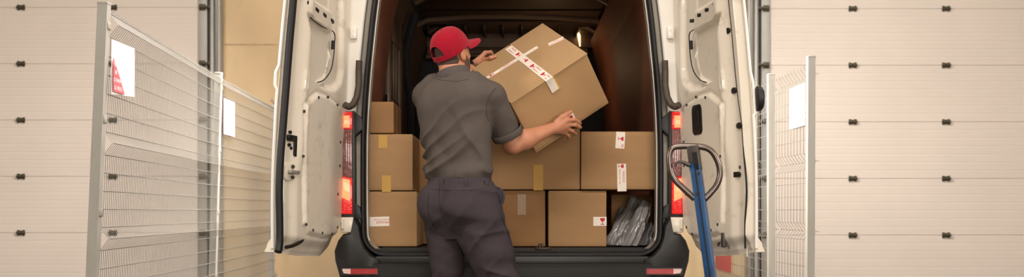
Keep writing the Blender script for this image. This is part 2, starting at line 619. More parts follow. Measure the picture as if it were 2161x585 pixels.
def wallpanel(side, y0, y1, x_off, m, name, zlo=.66, zhi=2.34, th=.012):
    zz = [zlo, 1.23, 1.48, 1.73, 1.98, 2.12, zhi]
    xx = [.845, .845, .825, .80, .768, .745, .68]
    A = [(side * (x - x_off), z) for x, z in zip(xx, zz)]
    ring = lambda y: [(x, y, z) for x, z in A] + [(x + side * th, y, z) for x, z in reversed(A)]
    return MB().loft([ring(y0), ring(y1)]).build(name, m, van, smooth=0)


wallpanel(-1, .09, 1.12, 0, M['ply'], 'plywood_lining')
wallpanel(1, .09, 3.6, 0, M['ply'], 'plywood_lining')
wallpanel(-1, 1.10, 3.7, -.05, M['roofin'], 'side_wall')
# inner side frame with vent slots beyond the plywood on the left
fr = MB()
fr.box((-.815, 1.14, .66), (-.775, 1.24, 2.2), .01)
fr.box((-.815, 1.75, .66), (-.775, 1.95, 2.2), .012)
fr.box((-.815, 1.14, 1.30), (-.785, 1.95, 1.62), .01)
fr.box((-.815, 1.14, 1.98), (-.78, 1.95, 2.2), .01)
for k in range(3):
    fr.box((-.812, 1.30 + .14 * k, 1.6), (-.782, 1.36 + .14 * k, 2.0), .008)
fr.build('side_frame', M['ribsteel'], van)
# roof skin, cross ribs
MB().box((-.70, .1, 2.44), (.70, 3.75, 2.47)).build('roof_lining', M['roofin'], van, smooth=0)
for y in (.7, 1.35, 2.0, 2.66, 3.2):
    r = MB()
    pts = [(-.70, y, 2.36), (-.6, y, 2.415), (-.3, y, 2.44), (0, y, 2.445), (.3, y, 2.44), (.6, y, 2.415), (.70, y, 2.36)]
    if y == 2.66:
        pts = [(x * 1.1, y, z - .055) for x, y, z in pts]
    r.tube(pts, .022, 8, flat=(1, 1.6))
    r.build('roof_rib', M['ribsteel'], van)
# overhead shelf above the cab with shallow pockets, and the dark cab bulkhead
hd = MB()
for k in range(9):
    x0 = -.70 + k * .155
    hd.box((x0, 3.05, 2.36), (x0 + .012, 3.5, 2.40), .003)
hd.box((-.72, 3.05, 2.40), (.72, 3.70, 2.43), .004)
hd.box((-.74, 3.5, 2.28), (.72, 3.56, 2.42), .012)
hd.box((-.74, 3.52, 2.20), (.66, 3.58, 2.29), .02)
hd.tube([(-.74, 3.5, 2.20), (-.3, 3.5, 2.245), (.2, 3.5, 2.25), (.5, 3.5, 2.22), (.62, 3.5, 2.15), (.66, 3.5, 2.02), (.67, 3.5, 1.85)], .022, 8)
hd.build('overhead_shelf', M['roofin'], van)
MB().box((-.84, 3.66, .6), (.84, 3.72, 2.46)).build('bulkhead', M['dark'], van, smooth=0)
# emissive tube paints the slit of warm light beside the bulkhead edge
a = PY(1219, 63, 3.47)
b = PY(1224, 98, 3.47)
MB().tube([a, a.lerp(b, .35) + Vector((.004, 0, 0)), b], [.004, .013, .004], 8).build('cab_glow_slit', M['cab_glow'], van)
# rim of the side wall curving away to the cab (left)
MB().tube([PY(876, 28, 2.0), PY(868, 60, 2.0), PY(855, 110, 2.0), PY(858, 160, 2.0), PY(866, 200, 2.0), PY(868, 300, 2.0)], .03, 8).build('side_arch', M['dark'], van)

# bumper with its corner risers
bp = MB()
prof = [(.06, .60), (-.04, .60), (-.10, .592), (-.118, .575), (-.12, .44), (-.10, .36), (.06, .36)]
bp.loft([[(x, a, b) for a, b in prof] for x in (-.715, .715)])
bpo = bp.build('bumper', M['bumperdark'], van, smooth=25)
MB().box((-.72, -.045, .585), (.72, .02, .632), .012).build('rear_step', M['bumper'], van)
ear = [(745, 455), (755, 470), (760, 500), (768, 522), (783, 540), (803, 549), (803, 562), (803, 640), (735, 640), (716, 590), (705, 552), (703, 530), (711, 508), (722, 494), (738, 492)]
EARD = 5.44
for s in (-1, 1):
    poly = []
    for px, py in ear:
        q = P(px, py, EARD)
        poly.append((q.x if s < 0 else -q.x, q.z))
    n = len(poly)
    # rounded cap: shrink towards the rear face
    cxm, czm = -.80 * (1 if s < 0 else -1), .62
    rings = []
    for y, k in ((.06, 1.0), (.03, 1.0), (-.03, .985), (-.055, .95), (-.065, .88)):
        ring = []
        for x, z in poly:
            ring.append((cxm + (x - cxm) * k, y, czm + (z - czm) * (1 - (1 - k) * .8)))
        rings.append(ring)
    MB().loft(rings).build('corner', M['bumper'], bpo, smooth=60)
    # low red reflector set into the corner, clear at its outer end
    q0, q1, q2 = P(724, 572, 5.40), P(742, 567, 5.40), P(798, 568, 5.40)
    z0, z1 = zpx(578, 5.4), zpx(567, 5.4)
    sgn = -1 if s < 0 else 1
    xo, xm, xi = abs(q0.x), abs(q1.x), abs(q2.x)
    X = Matrix(((sgn, 0, 0, 0), (0, 0, 1, 0), (0, 1, 0, 0), (0, 0, 0, 1)))
    MB().prism([(xi, z0), (xm, z0), (xm, z1), (xi, z1)], -.132, -.06, X).build('reflector', M['reflector'], bpo, smooth=0)
    MB().prism([(xm, z0), (xo - .008, z0 + .004), (xo, z1 - .004), (xo - .004, z1), (xm, z1)], -.131, -.06, X).build('reflector', M['reflclear'], bpo, smooth=0)
    MB().prism(rrect(xo - xi + .016, z1 - z0 + .014, .01, 4, (xo + xi) / 2, (z0 + z1) / 2), -.124, -.05, X).build('reflector_surround', M['black'], bpo)

# tail lamps
for s in (-1, 1):
    lo_x, hi_x = .838, .985
    def zz(py):
        return zpx(py, 5.47)
    X = Matrix(((s, 0, 0, 0), (0, 0, 1, 0), (0, 1, 0, 0), (0, 0, 0, 1)))
    h = MB()
    h.prism([(lo_x - .016, zz(458)), (hi_x, zz(458)), (hi_x, zz(234)), (lo_x - .012, zz(234))], -.02, .05, X, .004)
    h.prism([(lo_x - .012, zz(236)), (lo_x - .05, zz(250)), (lo_x - .055, zz(272)), (lo_x - .012, zz(288))], -.024, .04, X, .004)
    h.prism([(lo_x - .012, zz(430)), (lo_x - .04, zz(438)), (lo_x - .05, zz(462)), (lo_x - .012, zz(462))], -.024, .04, X, .004)
    lamp = h.build('tail_lamp', M['black'], van)

    def lens(name, pys, m, xin=0, out=-.036):
        mbx = MB()
        (a, b2), (c2, d2) = pys
        mbx.prism([(lo_x + xin, zz(b2)), (hi_x - .002, zz(d2)), (hi_x - .002, zz(c2)), (lo_x + xin, zz(a))], out, .0, X, .004)
        mbx.build(name, m, lamp)
    lens('lens', ((236, 273), (236, 273)), M['lamp_red'])
    lens('lens', ((244, 270), (244, 270)), M['lamp_lit'], .012, -.038)
    lens('lens', ((273, 377), (273, 362)), M['lamp_clear'], 0)
    lens('lens', ((377, 452), (362, 452)), M['lamp_red'])
    lens('lens', ((380, 426), (366, 400)), M['lamp_lit'], .01, -.038)
    rb = MB()
    for k in range(5):
        x = lo_x + .012 + .012 * k
        rb.tube([(s * x, -.037, zz(277)), (s * x, -.037, zz(352 + 2 * k))], .0022, 6)
    rb.build('lens_rib', M['lamp_clear'], lamp)
    # hinge bracket below the lamp, upper hinge, cable loom
    hb = MB()
    q0, q1 = P(745, 459, 5.42), P(716, 491, 5.42)
    hb.box((min(s * abs(q0.x), s * abs(q1.x)), -.05, q1.z), (max(s * abs(q0.x), s * abs(q1.x)), .02, q0.z), .006)
    hb.tube([(s * .885, -.055, q1.z + .02), (s * .885, -.055, q0.z - .01)], .008, 8)
    hb.build('door_hinge', M['van'], van)
    hu = MB()
    q0 = P(745, 68, 5.46)
    hu.box((s * abs(q0.x) - .018, -.03, q0.z - .032), (s * abs(q0.x) + .018, .01, q0.z + .032), .008)
    hu.tube([(s * abs(q0.x), -.032, q0.z + .014), (s * abs(q0.x), -.028, q0.z + .014)], .005, 8)
    hu.tube([(s * abs(q0.x), -.032, q0.z - .014), (s * abs(q0.x), -.028, q0.z - .014)], .005, 8)
    hu.build('door_hinge', M['vanwhite'], van)
    lp = [(758, 128, 5.46), (757, 150, 5.46), (757, 180, 5.44), (753, 205, 5.42), (745, 221, 5.40), (736, 226, 5.38), (727, 221, 5.36)]
    pts = [P(*q) for q in lp]
    dense = []
    for i in range(len(pts) - 1):
        for k in range(10):
            dense.append(pts[i].lerp(pts[i + 1], k / 10))
    dense.append(pts[-1])
    if s > 0:
        dense = [Vector((-p.x, p.y, p.z)) for p in dense]
    rr = [.017 + .0010 * (1 if i % 2 else -1) for i in range(len(dense))]
    MB().tube(dense, rr, 10).build('cable_loom', mat('cable_loom', (74, 62, 50), .6) if s < 0 else bpy.data.materials['cable_loom'], van, smooth=60)

# wheels, set inside the flanks
for s in (-1, 1):
    for y in (1.35, 4.75):
        wv = MB()
        prof = [(0, -.11), (.2, -.11), (.31, -.1), (.335, -.07), (.335, .07), (.31, .1), (.2, .11), (0, .11)]
        rings = []
        for k in range(36):
            a = 2 * PI * k / 36
            rings.append([(s * .84 + v, y + r * math.cos(a), .335 + r * math.sin(a)) for r, v in prof[1:-1]])
        wv.loft(rings + [rings[0]], caps=(False, False))
        wv.tube([(s * .84 - .08, y, .335), (s * .84 + .08, y, .335)], .205, 24)
        wv.build('wheel', M['tyre'], van)


# --- rear doors: ruled surface from the hinge line (u=0) to the free edge (u=1), pressed into shape
def xh(z):
    return .90 - .037 * (z - .69)


def xf(z, s):
    return 1.033 + (.025 if s > 0 else 0) - .058 * (max(0, (z - .95) / .875)) ** 1.6


def dpt(u, z, n, s):
    """point of the door at u,z raised n towards the middle of the van"""
    X = xh(z) + (xf(z, s) - xh(z)) * u
    Yv = -.012 - .78 * u
    dx, dy = xf(z, s) - xh(z), -.78
    l = math.hypot(dx, dy)
    nx, ny = -.78 / l, -dx / l
    X += nx * n
    Yv += ny * n
    return Vector((s * X, Yv, z))


def duv(px, py, s):
    if s < 0:
        tx = (CX - px)
    else:
        tx = (px - CX)
    u, z = .5, 1.2
    for _ in range(40):
        D = -.012 - .78 * u - CAMY
        z = CAMZ + (CY - py) * D / F
        # X(u) = tx*D/F
        a, b = xh(z), xf(z, s) - xh(z)
        # a + b u = tx*(5.488-.78u)/F
        u = (tx * 5.488 / F - a) / (b + tx * .78 / F)
    return u, z


ZB = [(0, .79), (.03, .735), (.1, .684), (.25, .64), (.6, .652), (1, .683)]
ZT = 2.40


def zb(u):
    return float(np.interp(u, [a for a, _ in ZB], [b for _, b in ZB]))


def poly_sdf(pts, x, y):
    """signed distance (negative inside) to polygon, vectorised"""
    d = np.full(x.shape, 1e9)
    sgn = np.ones(x.shape)
    n = len(pts)
    for i in range(n):
        ax, ay = pts[i]
        bx, by = pts[i - 1]
        ex, ey = bx - ax, by - ay
        wx, wy = x - ax, y - ay
        t = np.clip((wx * ex + wy * ey) / (ex * ex + ey * ey), 0, 1)
        d = np.minimum(d, (wx - ex * t) ** 2 + (wy - ey * t) ** 2)
        c1 = y >= ay
        c2 = y < by
        c3 = ex * wy > ey * wx
        flip = (c1 & c2 & c3) | (~c1 & ~c2 & ~c3)
        sgn = np.where(flip, -sgn, sgn)
    return sgn * np.sqrt(d)


def sstep(a, b, x):
    t = np.clip((x - a) / (b - a), 0, 1)
    return t * t * (3 - 2 * t)


def L2(pts):
    """door feature outline given on the left door in photo pixels -> (u*.8, z)"""
    return [(duv(px, py, -1)[0] * .8, duv(px, py, -1)[1]) for px, py in pts]


REC1 = L2([(649, 26), (668, 44), (688, 58), (705, 68), (706, 100), (702, 140), (692, 168), (676, 178), (664, 170), (656, 120)])
REC2 = L2([(700, -60), (729, -60), (728, 100), (727, 150), (722, 180), (708, 194), (690, 192), (672, 182), (690, 170), (702, 120)])
REC0 = L2([(650, -70), (708, -70), (707, 28), (690, 22), (665, 4), (650, -8)])
TRIM = L2([(640, 222), (668, 198), (690, 206), (716, 226), (721, 300), (720, 400), (717, 470), (706, 497), (680, 500), (648, 492), (641, 470), (640, 350)])
RIBS = [L2([(638, 190), (640, 190), (644, 150), (642, 150)]), L2([(643, 190), (646, 190), (652, 145), (649, 145)])]


def make_door(s, label_side):
    nu, nz = 90, 230
    us = np.linspace(0, 1, nu)
    zs = np.linspace(0, 1, nz)
    U, W = np.meshgrid(us, zs, indexing='ij')
    ZBv = np.interp(U, [a for a, _ in ZB], [b for _, b in ZB])
    Z = ZBv + (ZT - ZBv) * W
    x = U * .8
    H = np.zeros_like(x)
    for poly, depth, wd in ((REC0, -.022, .02), (REC2, -.03, .035), (REC1, -.026, .014)):
        d = poly_sdf(poly, x, Z)
        H += depth * (1 - sstep(-wd, .004, d))
    d = poly_sdf(TRIM, x, Z)
    H += .012 * (1 - sstep(-.012, .006, d)) - .005 * np.exp(-((d - .012) / .006) ** 2)
    for r in RIBS:
        d = poly_sdf(r, x, Z)
        H += .006 * (1 - sstep(-.004, .008, d))
    # pressed channel along the free edge, and the lip along the bottom
    H += -.018 * sstep(.62, .70, x) * (1 - .0)
    H += -.03 * sstep(.745, .775, x)
    dz = Z - ZBv
    H += -.03 * (1 - sstep(.03, .085, dz)) - .012 * (1 - sstep(.0, .03, dz))
    H += .012 * np.exp(-((x - .60) / .03) ** 2) * sstep(1.0, 1.2, Z)
    vs, fs = [], []
    for i in range(nu):
        for j in range(nz):
            vs.append(dpt(us[i], Z[i, j], H[i, j], s))
    idx = lambda i, j: i * nz + j
    for i in range(nu - 1):
        for j in range(nz - 1):
            fs.append((idx(i, j), idx(i + 1, j), idx(i + 1, j + 1), idx(i, j + 1)))
    off = len(vs)
    # outer skin
    for i in range(nu):
        for j in range(nz):
            e = min(us[i], 1 - us[i]) * .8
            t = -.055 + .01 * math.exp(-e / .02)
            vs.append(dpt(us[i], Z[i, j], t, s))
    for i in range(nu - 1):
        for j in range(nz - 1):
            fs.append((off + idx(i, j), off + idx(i, j + 1), off + idx(i + 1, j + 1), off + idx(i + 1, j)))
    bord = [(i, 0) for i in range(nu)] + [(nu - 1, j) for j in range(1, nz)] + [(i, nz - 1) for i in range(nu - 2, -1, -1)] + [(0, j) for j in range(nz - 2, 0, -1)]
    for k in range(len(bord)):
        a, b = bord[k], bord[(k + 1) % len(bord)]
        fs.append((idx(*a), off + idx(*a), off + idx(*b), idx(*b)))
    me = bpy.data.meshes.new('rear_door')
    me.from_pydata([tuple(v) for v in vs], [], fs)
    bm = bmesh.new()
    bm.from_mesh(me)
    bmesh.ops.recalc_face_normals(bm, faces=bm.faces[:])
    bm.to_mesh(me)
    bm.free()
    return link_mesh('rear_door', me, M['van'], van, smooth=40)


def dX(px, py, s, n=0.0):
    """frame on the door surface at a pixel: local x along u (to free edge), y up, z towards the van's middle"""
    u, z = duv(px + s * n * 450, py, s)
    o = dpt(u, z, n, s)
    e = (dpt(u + .05, z, n, s) - dpt(u - .05, z, n, s)).normalized()
    f = (dpt(u, z + .05, n, s) - dpt(u, z - .05, n, s)).normalized()
    f = (f - e * f.dot(e)).normalized()
    if s > 0:
        return frame(o, -e, f) @ Matrix.Rotation(0, 4, 'Z')
    return frame(o, e, f)


def dline(pts, s, n):
    return [dpt(*duv(px + s * n * 450, py, s), n, s) for px, py in pts]


def face_in(X, s):
    """make local z point to the middle of the van"""
    z = X.col[2].xyz
    if z.x * s > 0:
        X = X @ Matrix.Rotation(PI, 4, 'Y')
    return X


ldoor = make_door(-1, 'left')
ldoor['label'] = 'left rear door, thick black seal along its free edge'
rdoor = make_door(1, 'right')
rdoor['label'] = 'right rear door with black pull pocket'


# left door hardware
MB().tube(dense_line(dline([(623, -60), (619, 0), (611, 90), (604, 180), (597, 270), (592, 330), (589, 400), (590, 460), (590, 510), (587, 532)], -1, -.012)),
          .021, 10, flat=(1, .8)).build('door_seal', M['seal'], ldoor)
MB().tube(dense_line([dpt(1.0, z, -.045, -1) + Vector((-.006, 0, 0)) for z in (.70, 1.0, 1.3, 1.42)], 4) +
          [dpt(1, 1.44, -.045, -1) + Vector((-.018, 0, 0)), dpt(1, 1.5, -.045, -1) + Vector((-.018, 0, 0)), dpt(1, 1.53, -.045, -1) + Vector((-.006, 0, 0))] +
          dense_line([dpt(1.0, z, -.045, -1) + Vector((-.006, 0, 0)) for z in (1.56, 1.8, 2.1, 2.38)], 4), .008, 8).build('outer_flange', M['vanwhite'], ldoor)
for s, d in ((-1, ldoor), (1, rdoor)):
    mir = (lambda p: p) if s < 0 else (lambda p: 2161 - p)
    for px, py in ((653, 8), (669, 21), (685, 32), (701, 44)):
        X = face_in(dX(mir(px), py, s, -.001), s)
        MB().prism(rrect(.05, .017, .005, 3), -.01, .002, X @ Matrix.Rotation(.12 * -1, 4, 'Z')).build('vent_slot', M['black'], d, smooth=0)
    for px, py in ((672, 206), (692, 205), (712, 222), (642, 235), (718, 300), (717, 350), (713, 410), (712, 480), (700, 494), (680, 492), (660, 486), (646, 474), (640, 330)):
        X = face_in(dX(mir(px), py, s, .010), s)
        MB().prism(rrect(.018, .013, .004, 3), -.002, .004, X).build('trim_clip', M['galv_dark'], d, smooth=0)
    # dark seam along the recess edge
    MB().tube(dense_line(dline([(mir(px), py) for px, py in ((647, 26), (660, 42), (680, 56), (704, 68), (706, 90), (703, 125), (697, 150), (684, 168), (670, 174))], s, -.006)), .0028, 6).build('recess_seam', M['black'], d)
    bw = MB()
    X = face_in(dX(mir(704), 95, s, -.004), s)
    bw.prism(rrect(.02, .045, .006, 3), -.01, .0015, X)
    bw.build('seam_plug', M['black'], d)
# left: lock plate with striker, black pull, holes
lk = MB()
X = face_in(dX(613, 363, -1, -.018), -1)
lk.prism(rrect(.16, .08, .018, 5), -.004, .008, X, .002)
lko = lk.build('lock_plate', M['vantrim'], ldoor)
k2 = MB()
k2.prism(rrect(.11, .016, .006, 4), .008, .026, X, .003)
k2.build('striker', M['galv'], lko)
for dy in (-.033, .033):
    MB().prism([(x * 2, y) for x, y in disc(.009, 10)], .008, .013, X @ Matrix.Translation((0, dy * .75, 0))).build('bolt', M['galv_dark'], lko)
pl = MB()
Xa = face_in(dX(621, 310, -1, -.016), -1)
pl.prism(rrect(.048, .092, .012, 4), -.006, .013, Xa, .002)
Xb = face_in(dX(616, 292, -1, -.016), -1)
pl.prism(rrect(.125, .028, .012, 4), -.006, .0125, Xb, .002)
pl.build('pull_recess', M['black'], ldoor)
for px, py in ((612, 279), (610, 306), (615, 313), (623, 275)):
    MB().prism([(x * 2.3, y) for x, y in disc(.008 if px != 623 else .004, 12)], -.002, .0025, face_in(dX(px, py, -1, -.016), -1)).build('hole', M['black'], ldoor, smooth=0)
MB().tube(dense_line(dline([(604, 522), (620, 518), (634, 510), (638, 505)], -1, -.01)), .009, 8).build('drain_gap', M['black'], ldoor)

# right: pocket handle, buffers, latch, seam, outer bump stop, bottom latch
X = face_in(dX(1471, 253, 1, .012), 1)
pk = MB().prism(rrect(.125, .15, .03, 5), -.006, .004, X, .002).build('pull_pocket', M['black'], rdoor)
MB().prism(rrect(.075, .10, .02, 5), .003, .0065, X @ Matrix.Translation((-.012, 0, 0)), .002).build('grip', M['seal'], pk)
for px, py in ((1537, 65), (1550, 191), (1561, 265)):
    X = face_in(dX(px, py, 1, -.016), 1)
    MB().prism([(x * 1.9, y) for x, y in disc(.0145, 20)], -.004, .006, X, .002).build('rubber_stop', M['black'], rdoor)
MB().tube(dense_line(dline([(1537, -60), (1539, 0), (1545, 60), (1551, 130), (1558, 200), (1566, 260), (1571, 330), (1576, 400), (1573, 470), (1573, 525)], 1, -.02)),
          .0045, 8).build('door_seam', M['seal'], rdoor)
X = face_in(dX(1548, 369, 1, -.016), 1)
lt = MB()
lt.prism([(-.085, -.016), (.03, -.013), (.075, -.012), (.085, .0), (.07, .012), (-.03, .013), (-.085, .016)], -.01, .010, X, .002)
lt.build('latch', M['black'], rdoor)
for px, py in ((1546, 352), (1562, 353), (1547, 380)):
    MB().prism(disc(.008, 10), -.002, .003, face_in(dX(px, py, 1, -.016), 1)).build('hole', M['galv_dark'], rdoor, smooth=0)
X = face_in(dX(1527, 507, 1, .0), 1)
bl = MB()
bl.prism(rrect(.03, .07, .006, 3), -.01, .008, X, .003)
bl.tube([X @ Vector((-.01, -.01, .01)), X @ Vector((-.04, -.018, .01)), X @ Vector((-.06, -.028, .0))], .006, 6)
bl.build('bottom_latch', M['galv_dark'], rdoor)
# oval rubber bump stop on the outer face near the free edge
c = dpt(1.0, zpx(210, 4.75), -.06, 1)
bs = MB()
rings = []
for t, k in ((0, .8), (.004, 1), (.022, 1), (.032, .8), (.036, .4)):
    rings.append([c + Vector((.005 + t, math.cos(a) * .05 * k, math.sin(a) * .057 * k)) for a in [2 * PI * q / 20 for q in range(20)]])
bs.loft(rings)
bs.build('bump_stop', M['seal'], rdoor, smooth=60)
cr = MB()
cr.tube(dense_line([dpt(1.0, z, -.045, 1) + Vector((.004, 0, 0)) for z in (.70, 1.0, 1.2, 1.3)], 4) + [dpt(1, 1.31, -.045, 1) + Vector((.012, 0, 0)), dpt(1, 1.45, -.045, 1) + Vector((.012, 0, 0))] +
        dense_line([dpt(1.0, z, -.045, 1) + Vector((.004, 0, 0)) for z in (1.5, 1.8, 2.1, 2.38)], 4), .007, 8)
cr.build('outer_flange', M['vanwhite'], rdoor)

# dirty sealant dribble at the right door's lower corner
MB().tube(dense_line([dpt(.93, .70, -.03, 1), dpt(.925, .69, -.03, 1) + Vector((0, 0, -.008)), dpt(.93, .69, -.03, 1) + Vector((0, 0, -.03))], 4), .003, 6).build('sealant', M['vantrim'], rdoor)

# ---------------------------------------------------------------- cardboard boxes


def card_mesh(sx, sy, sz, seed, bev=.006, n=10, amp=.0016):
    """box 0..s with softly dented faces"""
    b = bmesh.new()
    bmesh.ops.create_cube(b, size=1)
    for v in b.verts:
        v.co = Vector(((v.co.x + .5) * sx, (v.co.y + .5) * sy, (v.co.z + .5) * sz))
    bmesh.ops.subdivide_edges(b, edges=b.edges[:], cuts=n, use_grid_fill=True)
    from mathutils import noise
    for v in b.verts:
        q = v.co * 5 + Vector((seed * 3.1, seed * 1.7, seed))
        v.co += noise.noise_vector(q) * amp
    sharp = [e for e in b.edges if len(e.link_faces) == 2 and e.calc_face_angle() > 1.2]
    bmesh.ops.bevel(b, geom=sharp, offset=bev, segments=2, profile=.5, affect='EDGES')
    me = bpy.data.meshes.new('cardboard_box')
    b.to_mesh(me)
    b.free()
    return me


def strip(parent, name, X, w, h, m, prints=(), th=.0008, fold=0, ragged=True):
    """tape strip on a face; X local z is the outward normal. prints: (what,size,rot,cx,cy)"""
    t = MB()
    poly = [(-w / 2, -h / 2), (w / 2, -h / 2), (w / 2, h / 2), (-w / 2, h / 2)]
    if ragged and w > 2 * h:
        poly = [(-w / 2, -h / 2), (w / 2, -h / 2), (w / 2 - .003, 0), (w / 2, h / 2), (-w / 2, h / 2), (-w / 2 + .003, 0)]
    t.prism(poly, .0005, .0005 + th, X)
    o = t.build(name, m, parent, smooth=0)
    if prints:
        for what, size, rot, cx, cy in prints:
            p = MB()
            put_print(p, what, size, X, rot, cx, cy, .0005 + th + .0003)
            p.build('glass_symbol' if what == 'glass' else 'lettering', M['print_red'], o, smooth=0)
    return o


def cargo_box(px0, px1, py0, py1, y, depth, label, m, seed, zbase=None, flaps=True, yaw=0):
    p0, p1 = PY(px0, py1, y), PY(px1, py0, y)
    z0 = p0.z if zbase is None else zbase
    sx, sz = p1.x - p0.x, p1.z - z0
    me = card_mesh(sx, depth, sz, seed)
    X = Matrix.Translation((p0.x, y, z0)) @ Matrix.Rotation(yaw, 4, 'Z')
    me.transform(X)
    o = link_mesh('cardboard_box', me, m, loc=Vector((p0.x + sx / 2, y + depth / 2, z0)), smooth=30)
    tag(o, label, 'box', 'cardboard boxes loaded in the van')
    if flaps:
        f = MB()
        f.box((.003, .003, sz - .002), (sx - .003, depth / 2 - .002, sz + .003), .001, X=X)
        f.box((.003, depth / 2 + .002, sz - .002), (sx - .003, depth - .003, sz + .003), .001, X=X)
        f.build('flap', m, o, smooth=0)
    return o


def face_front(px, py, y):
    q = PY(px, py, y)
    return frame((q.x, y, q.z), (1, 0, 0), (0, 0, 1))


S_ = lambda p, y: p * (y - CAMY) / F
FLOORZ = .675
yb = .16
b1 = cargo_box(762, 880, 405.5, 523, yb, .40, 'cardboard box on the van floor at far left, white fragile label upside down on it', M['card'], 1, FLOORZ)
strip(b1, 'fragile_label', face_front(794, 468, yb) @ Matrix.Rotation(PI + .03, 4, 'Z'), S_(56, yb), S_(20, yb), M['tape_white'],
      [('FRAGILE', S_(7.0, yb), 0, -S_(13, yb), S_(1.5, yb)), ('HANDLE WITH CARE', S_(3.2, yb), 0, -S_(11, yb), -S_(4, yb))])
M['clear'] = mat('clear_tape', (160, 123, 85), .3, coat=.1, bump=.4, bscale=120)
z2 = PY(0, 405, yb).z + .007
b2 = cargo_box(760, 871, 284.5, 405, yb, .40, 'cardboard box in the left stack with two short strips of tan tape, middle of three', M['card'], 2, z2)
strip(b2, 'tan_tape', face_front(808, 299, yb), S_(18, yb), S_(28, yb), M['tape_tan'])
strip(b2, 'tan_tape', face_front(815.5, 388, yb), S_(19, yb), S_(35, yb), M['tape_tan'])
z3 = PY(0, 284.5, yb).z + .010
b3 = cargo_box(765, 831, 216, 285, yb + .02, .38, 'small cardboard box on top of the left stack', M['card2'], 3, z3)
tp = MB()
q = PY(831, 216, yb + .02)
X = frame((q.x, yb + .02 + .2, q.z - .10), (0, 1, 0), (0, 0, 1))
tp.prism(rrect(.10, .16, .01, 3), .0006, .0016, X)
tp.build('clear_tape', bpy.data.materials['clear_tape'], b3, smooth=0)
b4 = cargo_box(884, 1010, 295, 523, .58, .35, 'tall cardboard box standing behind the worker', M['card2'], 4, FLOORZ)
b7 = cargo_box(1046, 1151, 403.5, 523, yb + .03, .4, 'cardboard box on the van floor just right of the worker', M['card2'], 7, FLOORZ)
strip(b7, 'clear_tape', face_front(1101, 432, yb + .03), S_(18, yb), S_(44, yb), bpy.data.materials['clear_tape'])
b8 = cargo_box(1157, 1280, 404, 523, yb, .4, 'cardboard box on the van floor with a white glass label at its right edge', M['card'], 8, FLOORZ)
strip(b8, 'fragile_label', face_front(1266, 467.5, yb), S_(28, yb), S_(19, yb), M['tape_white'], [('glass', S_(14, yb), 0, S_(5.5, yb), 0)], ragged=False)
zc = PY(0, 403, yb).z + .007
b5 = cargo_box(1036, 1224, 272, 402, yb, .42, 'wide cardboard box with one tan tape strip behind the raised arm', M['card'], 5, zc)
strip(b5, 'tan_tape', face_front(1136, 375, yb), S_(20, yb), S_(54, yb), M['tape_tan'])
b6 = cargo_box(1226, 1392, 279, 403, yb - .02, .44, 'cardboard box at upper right with two white fragile tapes', M['card'], 6, zc)
FR = 'FRAGILE'
strip(b6, 'fragile_tape', face_front(1309, 296, yb - .02) @ Matrix.Rotation(-.06, 4, 'Z'), S_(19, yb), S_(35, yb), M['tape_white'],
      [('glass', S_(11.5, yb), -PI / 2, S_(1, yb), S_(3, yb)), ('FR', S_(7, yb), -PI / 2, S_(4.5, yb), -S_(12, yb))], ragged=False)
strip(b6, 'fragile_tape', face_front(1312, 375, yb - .02) @ Matrix.Rotation(.02, 4, 'Z'), S_(19, yb), S_(58, yb), M['tape_white'],
      [('glass', S_(11, yb), -PI / 2, -S_(1, yb), S_(24, yb)), (FR, S_(6.4, yb), -PI / 2, S_(4, yb), S_(2, yb)), ('HANDLE WITH CARE', S_(3.3, yb), -PI / 2, -S_(4.2, yb), S_(2, yb))], ragged=False)
b9 = cargo_box(1290, 1384, 412, 523, .56, .3, 'dark cardboard box at the back of the floor behind the grey bags', M['card2'], 9, FLOORZ)


